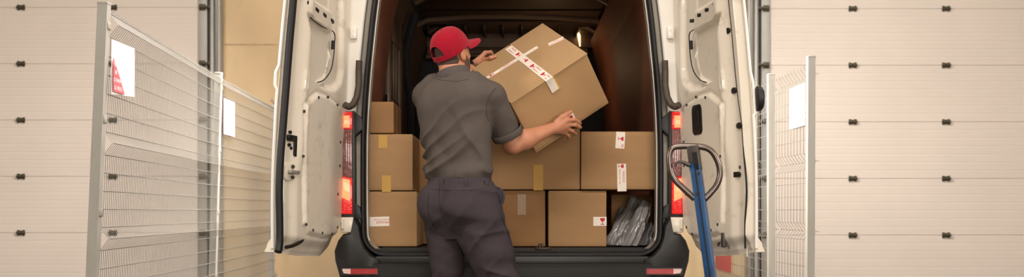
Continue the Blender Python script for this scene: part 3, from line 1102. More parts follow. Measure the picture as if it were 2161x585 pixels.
# ---------------------------------------------------------------- grey poly mailing bags
def bag(px0, py0, px1, py1, wpx, y0, y1, label, seed, thick=.03):
    """crumpled flat bag leaning from its foot (px0,py0) to its top (px1,py1)"""
    from mathutils import noise
    a, b = PY(px0, py0, y0), PY(px1, py1, y1)
    L = (b - a).length
    ev = (b - a).normalized()
    wd = wpx * (y0 - CAMY) / F
    ew = Vector((1, 0.25, 0))
    ew = (ew - ev * ew.dot(ev)).normalized()
    en = ew.cross(ev)
    if en.y > 0:
        en = -en
    nu, nv = 26, 46
    bm = bmesh.new()
    top, bot = {}, {}
    for i in range(nu):
        for j in range(nv):
            u, v = i / (nu - 1) * 2 - 1, j / (nv - 1) * 2 - 1
            prof = max(0, (1 - abs(u) ** 2.6) * (1 - abs(v) ** 3.5)) ** .55
            q = Vector((u * 2.3 + seed * 5.3, v * 1.7 + seed * 2.1, seed))
            rid = 1 - abs(noise.noise(Vector((u * 1.5 + v * .9 + seed * 7, v * .7, seed * 2)))) * 2
            rid2 = 1 - abs(noise.noise(Vector((u * 5.0 - v * 2.5, v * 2.6 + seed, seed * 9)))) * 2
            wob = noise.noise(q)
            edge = noise.noise(Vector((v * 2.3, seed * 3, 0))) * .16
            narrow = 1 - .35 * max(0, v) ** 2 + edge * abs(u)
            base = a + ev * (L * (v + 1) / 2 + noise.noise(Vector((u * 3, seed, 4))) * .02 * abs(v)) + ew * (u * wd / 2 * narrow) + en * (wob * .022)
            n = en * (prof * (thick * (.7 + .5 * rid) + .003 * rid2) + .002)
            top[i, j] = bm.verts.new(base + n)
            bot[i, j] = bm.verts.new(base - n * .6)
    for i in range(nu - 1):
        for j in range(nv - 1):
            bm.faces.new((top[i, j], top[i + 1, j], top[i + 1, j + 1], top[i, j + 1]))
            bm.faces.new((bot[i, j], bot[i, j + 1], bot[i + 1, j + 1], bot[i + 1, j]))
    br = [(i, 0) for i in range(nu)] + [(nu - 1, j) for j in range(1, nv)] + [(i, nv - 1) for i in range(nu - 2, -1, -1)] + [(0, j) for j in range(nv - 2, 0, -1)]
    for k in range(len(br)):
        p, q = br[k], br[(k + 1) % len(br)]
        bm.faces.new((top[p], bot[p], bot[q], top[q]))
    bmesh.ops.recalc_face_normals(bm, faces=bm.faces[:])
    zmin = min(v.co.z for v in bm.verts)
    for v in bm.verts:
        if v.co.z < FLOORZ + .003:
            v.co.z = FLOORZ + .003 + (FLOORZ + .003 - v.co.z) * .05
    me = bpy.data.meshes.new('mailing_bag')
    bm.to_mesh(me)
    bm.free()
    o = link_mesh('mailing_bag', me, M['bag'], loc=a, smooth=70)
    tag(o, label, 'bag', 'grey mailing bags in the van')
    return o


bag(1294, 526, 1334, 445, 46, .29, .36, 'grey plastic mailing bag leaning against the box with the glass label', 1)
bag(1316, 526, 1344, 417, 42, .39, .45, 'tallest grey plastic mailing bag, second from the left', 2)
bag(1326, 527, 1366, 426, 34, .19, .27, 'narrow grey plastic mailing bag slanting right, third from the left', 3)
bag(1354, 527, 1370, 470, 36, .28, .34, 'short grey plastic mailing bag at far right by the door seal', 4)
bag(1300, 500, 1318, 438, 26, .48, .50, 'small grey plastic mailing bag tucked behind the leftmost bag', 5)

# ---------------------------------------------------------------- the box being carried
RB = np.array([[.82655513, -.39168173, -.40421781], [.10698684, .81439293, -.57036652], [.55259427, .42819339, .71504545]])
D0 = 5.12
KS = D0 / 5.0
LB = np.array([.44571544, .51153544, .30458722]) * KS
C0 = np.array([(1077.845 - CX) * D0 / F, D0 + CAMY, CAMZ + (CY - 220.05) * D0 / F])
EA, EB, EC = [Vector(RB[:, i]) for i in range(3)]   # along width, to the far edge, up out of the top face
C0v = Vector(C0)
XB = frame(C0v - EC * LB[2], EA, EB)                 # box-local: x width, y depth, z up; origin bottom-near-left
me = card_mesh(LB[0], LB[1], LB[2], 21, bev=.004)
me.transform(XB)
hb = link_mesh('cardboard_box', me, M['cardheld'], loc=XB @ Vector((LB[0] / 2, LB[1] / 2, 0)), smooth=30)
tag(hb, 'large tilted cardboard box held up in both hands, crossed white fragile tape on top', 'box')
fl = MB()
fl.box((.002, -.008, LB[2] + .004), (LB[0] / 2 + .012, LB[1] + .002, LB[2] + .0075), .001, X=XB)
fl.build('flap', M['card3'], hb, smooth=0)
fl = MB()
fl.box((LB[0] / 2 + .0145, -.008, LB[2] + .004), (LB[0] + .002, LB[1] + .002, LB[2] + .0075), .001, X=XB)
fl.build('flap', M['card3'], hb, smooth=0)
# loose bottom flap peeking out under the front face
fl = MB()
fl.box((.0, -.002, -.007), (LB[0] * .42, .07, -.001), .001, X=XB @ Matrix.Rotation(0, 4, 'X'))
fl.build('flap', M['card3'], hb, smooth=0)


def ray_plane(px, py, po, n):
    o = Vector((0, CAMY, CAMZ))
    d = P(px, py, 1.0) - o
    t = (po - o).dot(n) / d.dot(n)
    return o + d * t


def topxy(px, py):
    q = ray_plane(px, py, C0v + EC * .0075, EC) - C0v
    return q.dot(EA), q.dot(EB)


XT = frame(C0v + EC * .0078, EA, EB)
# long fragile tape over the middle seam, down onto the front face
p0, p1 = topxy(1075, 93), topxy(1158, 176)
tw = .042
ax = (p0[0] + p1[0]) / 2
t = strip(hb, 'fragile_tape', XT @ Matrix.Translation((ax, (p0[1] + p1[1]) / 2, 0)) @ Matrix.Rotation(-PI / 2, 4, 'Z'), abs(LB[1]) - .004, tw, M['tape_white'],
          [('glass', .034, PI / 2 + .0, -.13, .002), ('glass', .03, -PI / 2, -.035, .003), ('glass', .034, PI / 2, .06, .0), ('glass', .034, PI / 2, .19, .0),
           ('FRAGILE', .015, 0, .115, .009), ('handle with care', .009, 0, .115, -.009), ('FRAGILE', .015, 0, -.205, .009), ('handle with care', .009, 0, -.205, -.009),
           ('FRAG', .015, 0, .235, .009), ('handle', .009, 0, .235, -.009)], ragged=False)
XF = frame(C0v - EB * .002, EA, EC)                   # front face: x width, y up, normal -EB
strip(hb, 'fragile_tape', XF @ Matrix.Translation((ax + .004, -.035, 0)) @ Matrix.Rotation(.04, 4, 'Z'), tw, .08, M['tape_white'], ragged=False)
strip(hb, 'tan_tape', XF @ Matrix.Translation((ax + .014, -.036, -.0006)) @ Matrix.Rotation(.06, 4, 'Z'), tw, .084, M['tape_tan'], ragged=False)


def top_strip(pa, pb, w, prints):
    a, b = topxy(*pa), topxy(*pb)
    dx, dy = b[0] - a[0], b[1] - a[1]
    l = math.hypot(dx, dy)
    X = XT @ Matrix.Translation(((a[0] + b[0]) / 2, (a[1] + b[1]) / 2, -.0004)) @ Matrix.Rotation(math.atan2(dy, dx), 4, 'Z')
    return strip(hb, 'fragile_tape', X, l, w, M['tape_white'], prints)


top_strip((1024, 167), (1135, 99), .027, [('glass', .024, PI / 2, -.12, .0), ('HANDLE WITH CARE', .009, 0, -.03, -.005), ('FRAGILE', .009, 0, -.03, .006), ('x', .012, 0, .135, 0)])
top_strip((1157, 95), (1190, 80), .03, [('HANDLE WITH CARE', .0095, 0, 0, -.006), ('FRAGILE', .008, 0, 0, .006)])
# small white label by the right hand, wrapping the lower edge
q = ray_plane(1207, 252, C0v, EB) - C0v
strip(hb, 'fragile_label', XF @ Matrix.Translation((q.dot(EA), q.dot(EC), .003)), .036, .07, M['tape_white'], [('glass', .026, 0, 0, .012)], ragged=False)


# ---------------------------------------------------------------- signed-distance sculpting (numpy)
class Grid:
    def __init__(s, lo, hi, h):
        s.lo, s.h = np.array(lo, float), h
        s.n = np.ceil((np.array(hi) - s.lo) / h).astype(int) + 1
        s.V = np.full(s.n, 5.0, np.float32)
        s.ax = [s.lo[i] + h * np.arange(s.n[i]) for i in range(3)]

    def reg(s, bl, bh):
        i0 = np.clip(np.floor((np.array(bl) - s.lo) / s.h).astype(int), 0, s.n - 1)
        i1 = np.clip(np.ceil((np.array(bh) - s.lo) / s.h).astype(int) + 1, 1, s.n)
        sl = tuple(slice(a, b) for a, b in zip(i0, i1))
        X = s.ax[0][sl[0]][:, None, None]
        Y = s.ax[1][sl[1]][None, :, None]
        Z = s.ax[2][sl[2]][None, None, :]
        return sl, X, Y, Z

    def add(s, fb, k=.02, pad=.06):
        f, bl, bh = fb
        sl, X, Y, Z = s.reg(np.array(bl) - pad, np.array(bh) + pad)
        d = f(X, Y, Z)
        a = s.V[sl]
        h = np.clip(.5 + .5 * (a - d) / k, 0, 1)
        s.V[sl] = a * (1 - h) + d * h - k * h * (1 - h)

    def cut(s, fb, k=.008, pad=.03):
        f, bl, bh = fb
        sl, X, Y, Z = s.reg(np.array(bl) - pad, np.array(bh) + pad)
        d = -f(X, Y, Z)
        a = s.V[sl]
        h = np.clip(.5 - .5 * (a - d) / k, 0, 1)
        s.V[sl] = a * (1 - h) + d * h + k * h * (1 - h)

    def field(s, f):
        s.V += f(s.ax[0][:, None, None], s.ax[1][None, :, None], s.ax[2][None, None, :]).astype(np.float32)

    def mesh(s, name, smooth=1):
        V = s.V
        I = V < 0
        nx, ny, nz = V.shape
        cnt = np.zeros((nx - 1, ny - 1, nz - 1), np.int8)
        for a in (0, 1):
            for b in (0, 1):
                for c in (0, 1):
                    cnt += I[a:nx - 1 + a, b:ny - 1 + b, c:nz - 1 + c]
        act = np.argwhere((cnt > 0) & (cnt < 8))
        idx = np.full(cnt.shape, -1, np.int32)
        idx[tuple(act.T)] = np.arange(len(act))
        acc = np.zeros((len(act), 3))
        num = np.zeros(len(act))
        corners = [(a, b, c) for a in (0, 1) for b in (0, 1) for c in (0, 1)]
        for p in corners:
            for ax in range(3):
                if p[ax] == 0:
                    q = list(p)
                    q[ax] = 1
                    va = V[act[:, 0] + p[0], act[:, 1] + p[1], act[:, 2] + p[2]]
                    vb = V[act[:, 0] + q[0], act[:, 1] + q[1], act[:, 2] + q[2]]
                    cr = (va < 0) != (vb < 0)
                    t = np.where(cr, va / np.where(cr, va - vb, 1), 0)
                    pos = np.array(p)[None, :] + t[:, None] * (np.array(q) - np.array(p))[None, :]
                    acc += pos * cr[:, None]
                    num += cr
        pts = (act + acc / num[:, None]) * s.h + s.lo
        quads = []
        for ax in range(3):
            b, c = (ax + 1) % 3, (ax + 2) % 3
            s0 = [slice(None)] * 3
            s1 = [slice(None)] * 3
            s0[ax] = slice(0, -1)
            s1[ax] = slice(1, None)
            A, Bq = I[tuple(s0)], I[tuple(s1)]
            e = np.argwhere(A != Bq)
            e = e[(e[:, b] > 0) & (e[:, c] > 0) & (e[:, b] < V.shape[b] - 1) & (e[:, c] < V.shape[c] - 1)]
            ins = A[tuple(e.T)]
            def ci(db, dc):
                q = e.copy()
                q[:, b] -= db
                q[:, c] -= dc
                return idx[tuple(q.T)]
            Q = np.stack([ci(1, 1), ci(0, 1), ci(0, 0), ci(1, 0)], 1)
            Q = np.where(ins[:, None], Q, Q[:, ::-1])
            quads.append(Q)
        quads = np.concatenate(quads)
        for _ in range(smooth):
            ac = np.zeros_like(pts)
            nn = np.zeros(len(pts))
            for k in range(4):
                a, b2 = quads[:, k], quads[:, (k + 1) % 4]
                np.add.at(ac, a, pts[b2])
                np.add.at(nn, a, 1)
                np.add.at(ac, b2, pts[a])
                np.add.at(nn, b2, 1)
            pts = pts * .5 + .5 * ac / np.maximum(nn, 1)[:, None]
        me = bpy.data.meshes.new(name)
        me.vertices.add(len(pts))
        me.vertices.foreach_set('co', pts.astype(np.float32).ravel())
        me.loops.add(len(quads) * 4)
        me.loops.foreach_set('vertex_index', quads.astype(np.int32).ravel())
        me.polygons.add(len(quads))
        me.polygons.foreach_set('loop_start', np.arange(0, len(quads) * 4, 4, dtype=np.int32))
        me.update()
        me.validate()
        return me


def cone(a, b, ra, rb):
    a, b = np.array(a, float), np.array(b, float)
    r = max(ra, rb)
    def f(X, Y, Z):
        d = b - a
        l2 = d @ d
        t = np.clip(((X - a[0]) * d[0] + (Y - a[1]) * d[1] + (Z - a[2]) * d[2]) / l2, 0, 1)
        return np.sqrt((X - a[0] - t * d[0]) ** 2 + (Y - a[1] - t * d[1]) ** 2 + (Z - a[2] - t * d[2]) ** 2) - (ra + t * (rb - ra))
    return f, np.minimum(a, b) - r, np.maximum(a, b) + r


def ccone(a, b, ra, rb):
    """cone with flat far end"""
    a, b = np.array(a, float), np.array(b, float)
    r = max(ra, rb)
    def f(X, Y, Z):
        d = b - a
        l2 = d @ d
        t0 = ((X - a[0]) * d[0] + (Y - a[1]) * d[1] + (Z - a[2]) * d[2]) / l2
        t = np.clip(t0, 0, 2)
        rad = np.sqrt((X - a[0] - t * d[0]) ** 2 + (Y - a[1] - t * d[1]) ** 2 + (Z - a[2] - t * d[2]) ** 2) - (ra + np.clip(t, 0, 1) * (rb - ra))
        return np.maximum(rad, (t0 - 1) * math.sqrt(l2))
    return f, np.minimum(a, b) - r, np.maximum(a, b) + r


def ell(c, r, R=None):
    c, r = np.array(c, float), np.array(r, float)
    R = np.eye(3) if R is None else np.array(R, float)    # columns = axes
    def f(X, Y, Z):
        x, y, z = X - c[0], Y - c[1], Z - c[2]
        q = [(x * R[0, i] + y * R[1, i] + z * R[2, i]) for i in range(3)]
        k0 = np.sqrt(sum((q[i] / r[i]) ** 2 for i in range(3)))
        k1 = np.sqrt(sum((q[i] / r[i] ** 2) ** 2 for i in range(3))) + 1e-6
        return k0 * (k0 - 1) / k1
    e = np.abs(R) @ r
    return f, c - e, c + e


def stack(levels, infl=0.0):
    """levels: (z, cx, cy, a, b, yaw) elliptical cross sections"""
    Lv = sorted(levels)
    zs = np.array([l[0] for l in Lv])
    tz = np.linspace(zs[0], zs[-1], 400)
    tab = []
    for i in range(1, 6):
        v = np.interp(tz, zs, [l[i] for l in Lv])
        k = 17
        vp = np.pad(v, k, mode='edge')
        v = np.convolve(vp, np.ones(2 * k + 1) / (2 * k + 1), 'valid')
        tab.append(v)
    def f(X, Y, Z):
        z = np.clip(Z, zs[0], zs[-1])
        cx, cy, a, b, yw = [np.interp(z, tz, t) for t in tab]
        a, b = a + infl, b + infl
        c, s_ = np.cos(yw), np.sin(yw)
        x, y = X - cx, Y - cy
        u, v = x * c - y * s_, x * s_ + y * c      # u along the right hand, v forward
        k = np.sqrt((u / a) ** 2 + (v / b) ** 2)
        d = (k - 1) * np.minimum(a, b)
        return np.maximum(d, np.maximum(Z - zs[-1] - infl, zs[0] - infl - Z))
    m = max(max(l[3], l[4]) for l in Lv) + abs(infl)
    lo = (min(l[1] for l in Lv) - m, min(l[2] for l in Lv) - m, zs[0])
    hi = (max(l[1] for l in Lv) + m, max(l[2] for l in Lv) + m, zs[-1])
    return f, np.array(lo), np.array(hi)


_rng = np.random.RandomState(5)
_LAT = _rng.rand(32, 32, 32).astype(np.float32) * 2 - 1


def vnoise(x, y, z):
    x, y, z = np.broadcast_arrays(x, y, z)
    xi, yi, zi = np.floor(x).astype(int), np.floor(y).astype(int), np.floor(z).astype(int)
    fx, fy, fz = x - xi, y - yi, z - zi
    fx, fy, fz = [t * t * t * (t * (t * 6 - 15) + 10) for t in (fx, fy, fz)]
    def g(a, b, c):
        return _LAT[(xi + a) & 31, (yi + b) & 31, (zi + c) & 31]
    r = 0
    for a in (0, 1):
        for b in (0, 1):
            for c in (0, 1):
                r = r + g(a, b, c) * (fx if a else 1 - fx) * (fy if b else 1 - fy) * (fz if c else 1 - fz)
    return r


# ---------------------------------------------------------------- the worker
YAW = math.radians(33)
RD = np.array([math.cos(YAW), -math.sin(YAW), 0])     # his right
FD = np.array([math.sin(YAW), math.cos(YAW), 0])      # his front
TD = 5.06


def lev(py, x0, x1, D=TD, dy=0., ratio=.62, add=0.):
    """torso cross-section from its two silhouette edges"""
    h = (x1 - x0) / 2 * D / F
    c, s_ = math.cos(YAW), math.sin(YAW)
    a = h / math.sqrt(c * c + (ratio * s_) ** 2)
    q = P((x0 + x1) / 2, py, D)
    return (q.z, q.x, q.y + dy, a + add, a * ratio + add, YAW)


torso = [lev(384, 903, 1038), lev(350, 896, 1040), lev(320, 891, 1040), lev(290, 886, 1040), lev(250, 879, 1042), lev(215, 874, 1044, ratio=.6),
         lev(192, 880, 1042, ratio=.56), lev(174, 893, 1030, ratio=.55), lev(163, 912, 1010, ratio=.6), lev(157, 928, 1000, ratio=.7)]
SHR, ELR, WRR = P(1036, 205, 5.01), P(1081, 306, 5.12), P(1163, 272, 5.215)
SHL, ELL, WRL = P(897, 203, 5.17), P(942, 226, 5.40), P(1000, 141, 5.62)
HIPL, KNL, ANL = P(943, 460, 5.12), P(939, 620, 5.14), P(944, 800, 5.17)
HIPR, KNR, ANR = P(1010, 468, 5.03), P(1070, 625, 5.05), P(1068, 800, 5.17)

# head frame
HY, HP = math.radians(42), math.radians(8)
hr = np.array([math.cos(HY), -math.sin(HY), 0])
hf = np.array([math.sin(HY) * math.cos(HP), math.cos(HY) * math.cos(HP), math.sin(HP)])
hu = np.cross(hr, hf)
HR = np.stack([hr, hf, hu], 1)
HC = np.array(P(954, 106, 5.10))


def hp(x, y, z):
    return HC + HR @ np.array([x, y, z])


def head_shapes():
    return [(ell(hp(0, -.012, .012), (.070, .088, .080), HR), .01), (ell(hp(0, .03, -.035), (.06, .066, .078), HR), .03),
            (ell(hp(0, .056, -.088), (.034, .034, .028), HR), .03), (cone(hp(0, .088, .012), hp(0, .110, -.032), .009, .013), .014),
            (ell(hp(0, .07, .03), (.052, .026, .016), HR), .02), (ell(hp(0, .088, -.058), (.024, .012, .011), HR), .01),
            (cone(hp(-.045, .0, -.085), hp(-.012, .055, -.10), .018, .016), .03), (cone(hp(.045, .0, -.085), hp(.012, .055, -.10), .018, .016), .03)]


person_root = Vector((-.19, -.40, 0))
G = Grid((-.62, -.72, 0.0), (.40, .30, 1.80), .004)
for fb, k in head_shapes():
    G.add(fb, k)
NB = np.array(P(961, 172, 5.07))
G.add(cone(hp(0, -.03, -.05), NB, .056, .066), .025)
for sx in (-1, 1):
    er = np.stack([HR @ np.array([.94, -.34 * 1, 0]) if sx > 0 else HR @ np.array([.94, .34, 0]), HR @ np.array([.34, .94, 0]) if sx > 0 else HR @ np.array([-.34, .94, 0]), hu], 1)
    G.add(ell(hp(sx * .079, -.008, -.026), (.010, .018, .032), er), .006)
    G.add(ell(hp(sx * .076, -.002, -.050), (.009, .010, .011), er), .008)
    G.cut(ell(hp(sx * .092, -.001, -.026), (.009, .009, .019), er), .006)
    G.cut(ell(hp(sx * .031, .098, .006), (.016, .016, .010), HR), .012)
# torso core and legs inside the clothes
G.add(stack([(l[0], l[1], l[2], max(l[3] - .03, .03), max(l[4] - .03, .03), l[5]) for l in torso]), .03)
G.add(cone(HIPL, KNL, .06, .044), .04)
G.add(cone(KNL, ANL, .044, .034), .02)
G.add(cone(HIPR, KNR, .06, .044), .04)
G.add(cone(KNR, ANR, .044, .034), .02)
G.add(cone(P(945, 410, 5.09), P(1000, 415, 5.04), .08, .08), .04)
for an in (ANL, ANR):
    toe = Vector(an) + Vector(FD) * .16
    G.add(cone((an.x, an.y, .075), (toe.x, toe.y, .05), .035, .03), .03)
# arms: shoulder cap, biceps, elbow, forearm swelling, wrist
G.add(cone(SHR, ELR, .052, .041), .02)
mid = ELR.lerp(WRR, .32)
G.add(cone(ELR, mid, .044, .049), .02)
G.add(cone(mid, WRR, .049, .028), .02)
G.add(ell(np.array(ELR) + np.array((.004, -.012, -.008)), (.028, .028, .028)), .03)
G.add(cone(SHL, ELL, .052, .041), .02)
mid = ELL.lerp(WRL, .32)
G.add(cone(ELL, mid, .040, .042), .02)
G.add(cone(mid, WRL, .042, .027), .02)


# right hand lies along the front face of the carried box, fingers to the right
def SF(px, py, off):
    return ray_plane(px, py, C0v - EB * (.004 + off), EB)


def finger(pts, rs, k=.006):
    for i in range(len(pts) - 1):
        G.add(cone(pts[i], pts[i + 1], rs[i], rs[i + 1]), k, .03)


palm = [SF(1172, 268, .034)]
kn = [SF(1196, 254, .036), SF(1199, 263, .036), SF(1197, 272, .034), SF(1192, 280, .031)]
for q, r in zip(kn, (.0135, .0135, .013, .012)):
    G.add(cone(WRR, q, .022, r), .012, .03)
G.add(cone(SF(1176, 268, .028), SF(1190, 266, .030), .022, .022), .012, .03)
finger([kn[0], SF(1211, 253, .034), SF(1220, 257, .022), SF(1225, 260, .014)], (.0125, .0105, .0095, .008))
finger([kn[1], SF(1213, 264, .036), SF(1222, 268, .024), SF(1226, 269, .014)], (.0125, .0105, .0095, .008))
finger([kn[2], SF(1208, 277, .034), SF(1214, 282, .022), SF(1213, 285, .012)], (.012, .010, .009, .0075))
finger([kn[3], SF(1199, 286, .030), SF(1201, 291, .020), SF(1199, 292, .012)], (.011, .009, .008, .007))
finger([SF(1174, 258, .030), SF(1186, 247, .026), SF(1196, 241, .020), SF(1205, 236, .013)], (.016, .0135, .0115, .0095), .01)

# left hand over the far top edge of the box
lk = [P(1024, 112, 5.63), P(1022, 116, 5.67), P(1018, 119, 5.70), P(1013, 123, 5.73)]
for q, r in zip(lk, (.0135, .0135, .013, .012)):
    G.add(cone(WRL, q, .023, r), .012, .03)
G.add(cone(P(1005, 134, 5.62), P(1016, 124, 5.64), .022, .020), .012, .03)
bdir = EC * -1
for q, l in zip(lk, (.045, .05, .047, .038)):
    v = Vector(q)
    p1 = v + Vector((.030, .01, .006))
    p2 = p1 + Vector((.018, .012, -.024))
    p3 = p2 + Vector((.004, .004, -.024))
    finger([v, p1, p2, p3], (.0125, .0105, .0095, .008))
# index stretched along the edge, thumb over the edge on the top face
def TF(px, py, off):
    return ray_plane(px, py, C0v + EC * (.006 + off), EC)


finger([P(1010, 133, 5.58), P(1022, 127, 5.57), TF(1036, 122, .013), TF(1045, 120, .010)], (.016, .0135, .0105, .0085), .01)
me = G.mesh('person', 2)
person = link_mesh('person', me, M['skin'], loc=person_root, smooth=180)
tag(person, 'person in red cap, grey polo shirt and charcoal trousers lifting a box', 'person')

# hair and stubble: thin shells over the skull, bounded by the cap and the cheeks
def half_space(p, n):
    """negative on the side opposite to n"""
    p, n = np.array(p, float), np.array(n, float)
    n = n / np.linalg.norm(n)
    return lambda X, Y, Z: (X - p[0]) * n[0] + (Y - p[1]) * n[1] + (Z - p[2]) * n[2]


def shell_part(name, infl, spaces, m, h=.003):
    g = Grid(HC - .16, HC + .17, h)
    for fb, k in head_shapes():
        g.add(fb, k)
    g.add(cone(hp(0, -.03, -.05), NB, .056, .066), .025)
    g.V -= infl
    for f in spaces:
        d = f(g.ax[0][:, None, None], g.ax[1][None, :, None], g.ax[2][None, None, :])
        g.V = np.maximum(g.V, d)
    me = g.mesh(name, 1)
    return link_mesh(name, me, m, person, smooth=180)


def hl(f):
    """function of head-local coordinates"""
    def w(X, Y, Z):
        x, y, z = X - HC[0], Y - HC[1], Z - HC[2]
        q = [x * HR[0, i] + y * HR[1, i] + z * HR[2, i] for i in range(3)]
        return f(*q)
    return w


hairline = hl(lambda x, y, z: np.maximum(np.maximum(-z - .05 + np.clip((y + .02) * 1.1, -.02, .2) + .0 * x, y - .045 + np.abs(x) * .0), z - .045))
ear_clear = hl(lambda x, y, z: .026 - np.sqrt((y + .006) ** 2 + (z + .026) ** 2 * .6) - np.where(np.abs(x) > .06, 0, .1))
shell_part('hair', .0035, [hairline, ear_clear], M['hair'])
beard_front = hl(lambda x, y, z: np.maximum(z + .03 - np.clip((.03 - y) * .9, -.02, .05), .012 - y + .0 * x))
beard_low = hl(lambda x, y, z: -z - .125 + .0 * x + 0 * y)
shell_part('stubble', .0016, [beard_front, beard_low], M['stubble'])
for sx in (-1, 1):
    g = Grid(hp(sx * .029, .069, .006) - .02, hp(sx * .029, .069, .006) + .02, .002)
    g.add(ell(hp(sx * .029, .069, .006), (.0115, .0115, .0115)), .002)
    link_mesh('eye', g.mesh('eye', 1), M['eye'], person, smooth=180)

# --- polo shirt
GS = Grid((-.60, -.74, .99), (.14, .06, 1.62), .0045)
shirt_levels = [(z, cx, cy, a, b, y) for z, cx, cy, a, b, y in torso]
GS.add(stack(shirt_levels), .02, .08)
for z_, side in ((0, 0),):
    pass
# shoulder blades and spine hollow
def tp(u, v, z):
    c = np.array((np.interp(z, [l[0] for l in reversed(torso)], [l[1] for l in reversed(torso)]), np.interp(z, [l[0] for l in reversed(torso)], [l[2] for l in reversed(torso)]), z))
    return c + RD * u + FD * v


GS.add(ell(tp(.085, -.075, 1.40), (.07, .05, .09)), .04)
GS.add(ell(tp(-.085, -.075, 1.40), (.07, .05, .09)), .04)
slv = SHR.lerp(ELR, .80)
GS.add(cone(np.array(P(1000, 180, 5.05)), SHR, .058, .068), .03)
GS.add(ccone(np.array(SHR), np.array(slv), .071, .074), .018)
GS.add(cone(np.array(P(915, 180, 5.13)), SHL, .055, .062), .03)
slvl = SHL.lerp(ELL, .72)
GS.add(ccone(np.array(SHL), np.array(slvl), .066, .07), .02)


def shirt_fold(X, Y, Z):
    X, Y, Z = np.broadcast_arrays(X, Y, Z)
    u = (X + .27) * RD[0] + (Y + .44) * RD[1]
    w = vnoise(u * 5 + 3, Z * 5, u * 0 + 2.5) * .5
    # drapes running from the right armpit down across the lower back
    t = (Z - 1.2) * 1.0 - u * .55 + .5 * u * u
    f1 = .55 - np.abs(vnoise(t * 15 + w * 2.2, u * 3.2 + 7, Y * 2)) * 2
    t2 = (Z - 1.2) * .5 + u * .95
    f2 = .55 - np.abs(vnoise(t2 * 13 + w * 2, Z * 3 + 1.3, Y * 2 + 5)) * 2
    low = np.clip((1.42 - Z) / .18, 0, 1) * (.55 + .45 * np.clip((1.2 - Z) / .15, 0, 1))
    f3 = vnoise(u * 9, Z * 9, Y * 9)
    hemw = np.clip((1.10 - Z) / .07, 0, 1)
    f4 = vnoise(u * 26, Z * 7, Y * 6)
    return -(.015 * f1 * low + .008 * f2 * low + .006 * f3 + .007 * f4 * hemw)


GS.field(shirt_fold)
# blouse over the belt: swell just above the hem, then cut
zhem = P(0, 379, TD).z
GS.field(lambda X, Y, Z: -.008 * np.exp(-((Z - zhem - .035) / .03) ** 2) + 0 * X + 0 * Y)
hem = (lambda X, Y, Z: (zhem + .004 * np.sin((X) * 40)) - Z + 0 * Y)
sl_, X_, Y_, Z_ = GS.reg((-9, -9, -9), (9, 9, 9))
GS.V = np.maximum(GS.V, hem(X_, Y_, Z_).astype(np.float32))
shirt_me = GS.mesh('polo_shirt', 2)
shirt = link_mesh('polo_shirt', shirt_me, M['shirt'], person, smooth=180)


def bvh_of(o):
    off = BASE[o.name]
    me = o.data
    return BVHTree.FromPolygons([v.co + off for v in me.vertices], [tuple(p.vertices) for p in me.polygons])


CAMV = Vector((0, CAMY, CAMZ))


def onto(bvh, px, py, lift=0.0):
    d = (P(px, py, 1.0) - CAMV).normalized()
    hit = bvh.ray_cast(CAMV, d)
    if hit[0] is None:
        return None
    return hit[0] + hit[1] * lift


def seam(name, bvh, pts, r, m, parent, lift=.0003):
    q = []
    for i in range(len(pts) - 1):
        for k in range(8):
            t = k / 8
            px = pts[i][0] + (pts[i + 1][0] - pts[i][0]) * t
            py = pts[i][1] + (pts[i + 1][1] - pts[i][1]) * t
            h = onto(bvh, px, py, lift)
            if h is not None:
                q.append(h)
    h = onto(bvh, *pts[-1], lift)
    if h is not None:
        q.append(h)
    if len(q) < 3:
        return None
    return MB().tube(q, r, 6).build(name, m, parent, smooth=60)


sb = bvh_of(shirt)
mseam = mat('shirt_seam', (60, 54, 50), .9)
seam('armhole_seam', sb, [(1046, 186), (1034, 200), (1027, 220), (1026, 240), (1031, 256)], .0022, mseam, shirt)
seam('yoke_seam', sb, [(912, 163), (935, 170), (965, 172), (990, 167)], .0014, mseam, shirt)
# sleeve hem band
ax_ = (Vector(ELR) - Vector(SHR)).normalized()
hb_ = MB()
u_ = ax_.orthogonal().normalized()
w_ = ax_.cross(u_)
rings = []
for t, r in ((-.032, .0765), (-.030, .0785), (-.002, .079), (.003, .076), (.002, .060), (-.02, .058)):
    c = slv + ax_ * t
    rings.append([c + (u_ * math.cos(a) + w_ * math.sin(a)) * (r + .002 * math.sin(3 * a + 1)) for a in [2 * PI * k / 40 for k in range(40)]])
hb_.loft(rings, caps=(False, False))
hb_.build('sleeve_cuff', M['shirt'], shirt, smooth=60)
# fold-down collar round the neck, open at the throat
nk_top = np.array(hp(0, -.03, -.075))
cl = MB()
axis = Vector(hp(0, -.03, -.04) - NB).normalized()
cdir = Vector((.35, .9, .1))
fr_ = (Vector(FD) - axis * Vector(FD).dot(axis)).normalized()
rt_ = fr_.cross(axis)
rings = []
NBv = Vector(NB)
for t, r in ((-.012, .080), (.030, .0755), (.054, .0745), (.0585, .0765), (.054, .0795), (.036, .083), (.017, .0875), (.014, .086)):
    ring = []
    for k in range(49):
        a = -PI + .25 + (2 * PI - .5) * k / 48
        back = math.cos(a)
        ring.append(NBv + axis * (t + .006 * back - .004) - fr_ * math.cos(a) * r * 1.02 + rt_ * math.sin(a) * r)
    rings.append(ring)
cl.loft(rings, caps=(False, False), closed=False)
co = cl.build('collar', M['collar'], shirt, smooth=70)
sm = co.modifiers.new('thickness', 'SOLIDIFY')
sm.thickness = .002
stand = MB()
stand.loft([[NBv + axis * (t - .004) - fr_ * math.cos(a) * r * 1.02 + rt_ * math.sin(a) * r for a in [-PI + .25 + (2 * PI - .5) * k / 48 for k in range(49)]]
            for t, r in ((-.022, .090), (.002, .0845), (.020, .0815))], caps=(False, False), closed=False)
stand.build('collar_stand', M['pocket'], shirt, smooth=70)  # dark tone paints the shadow under the collar fold

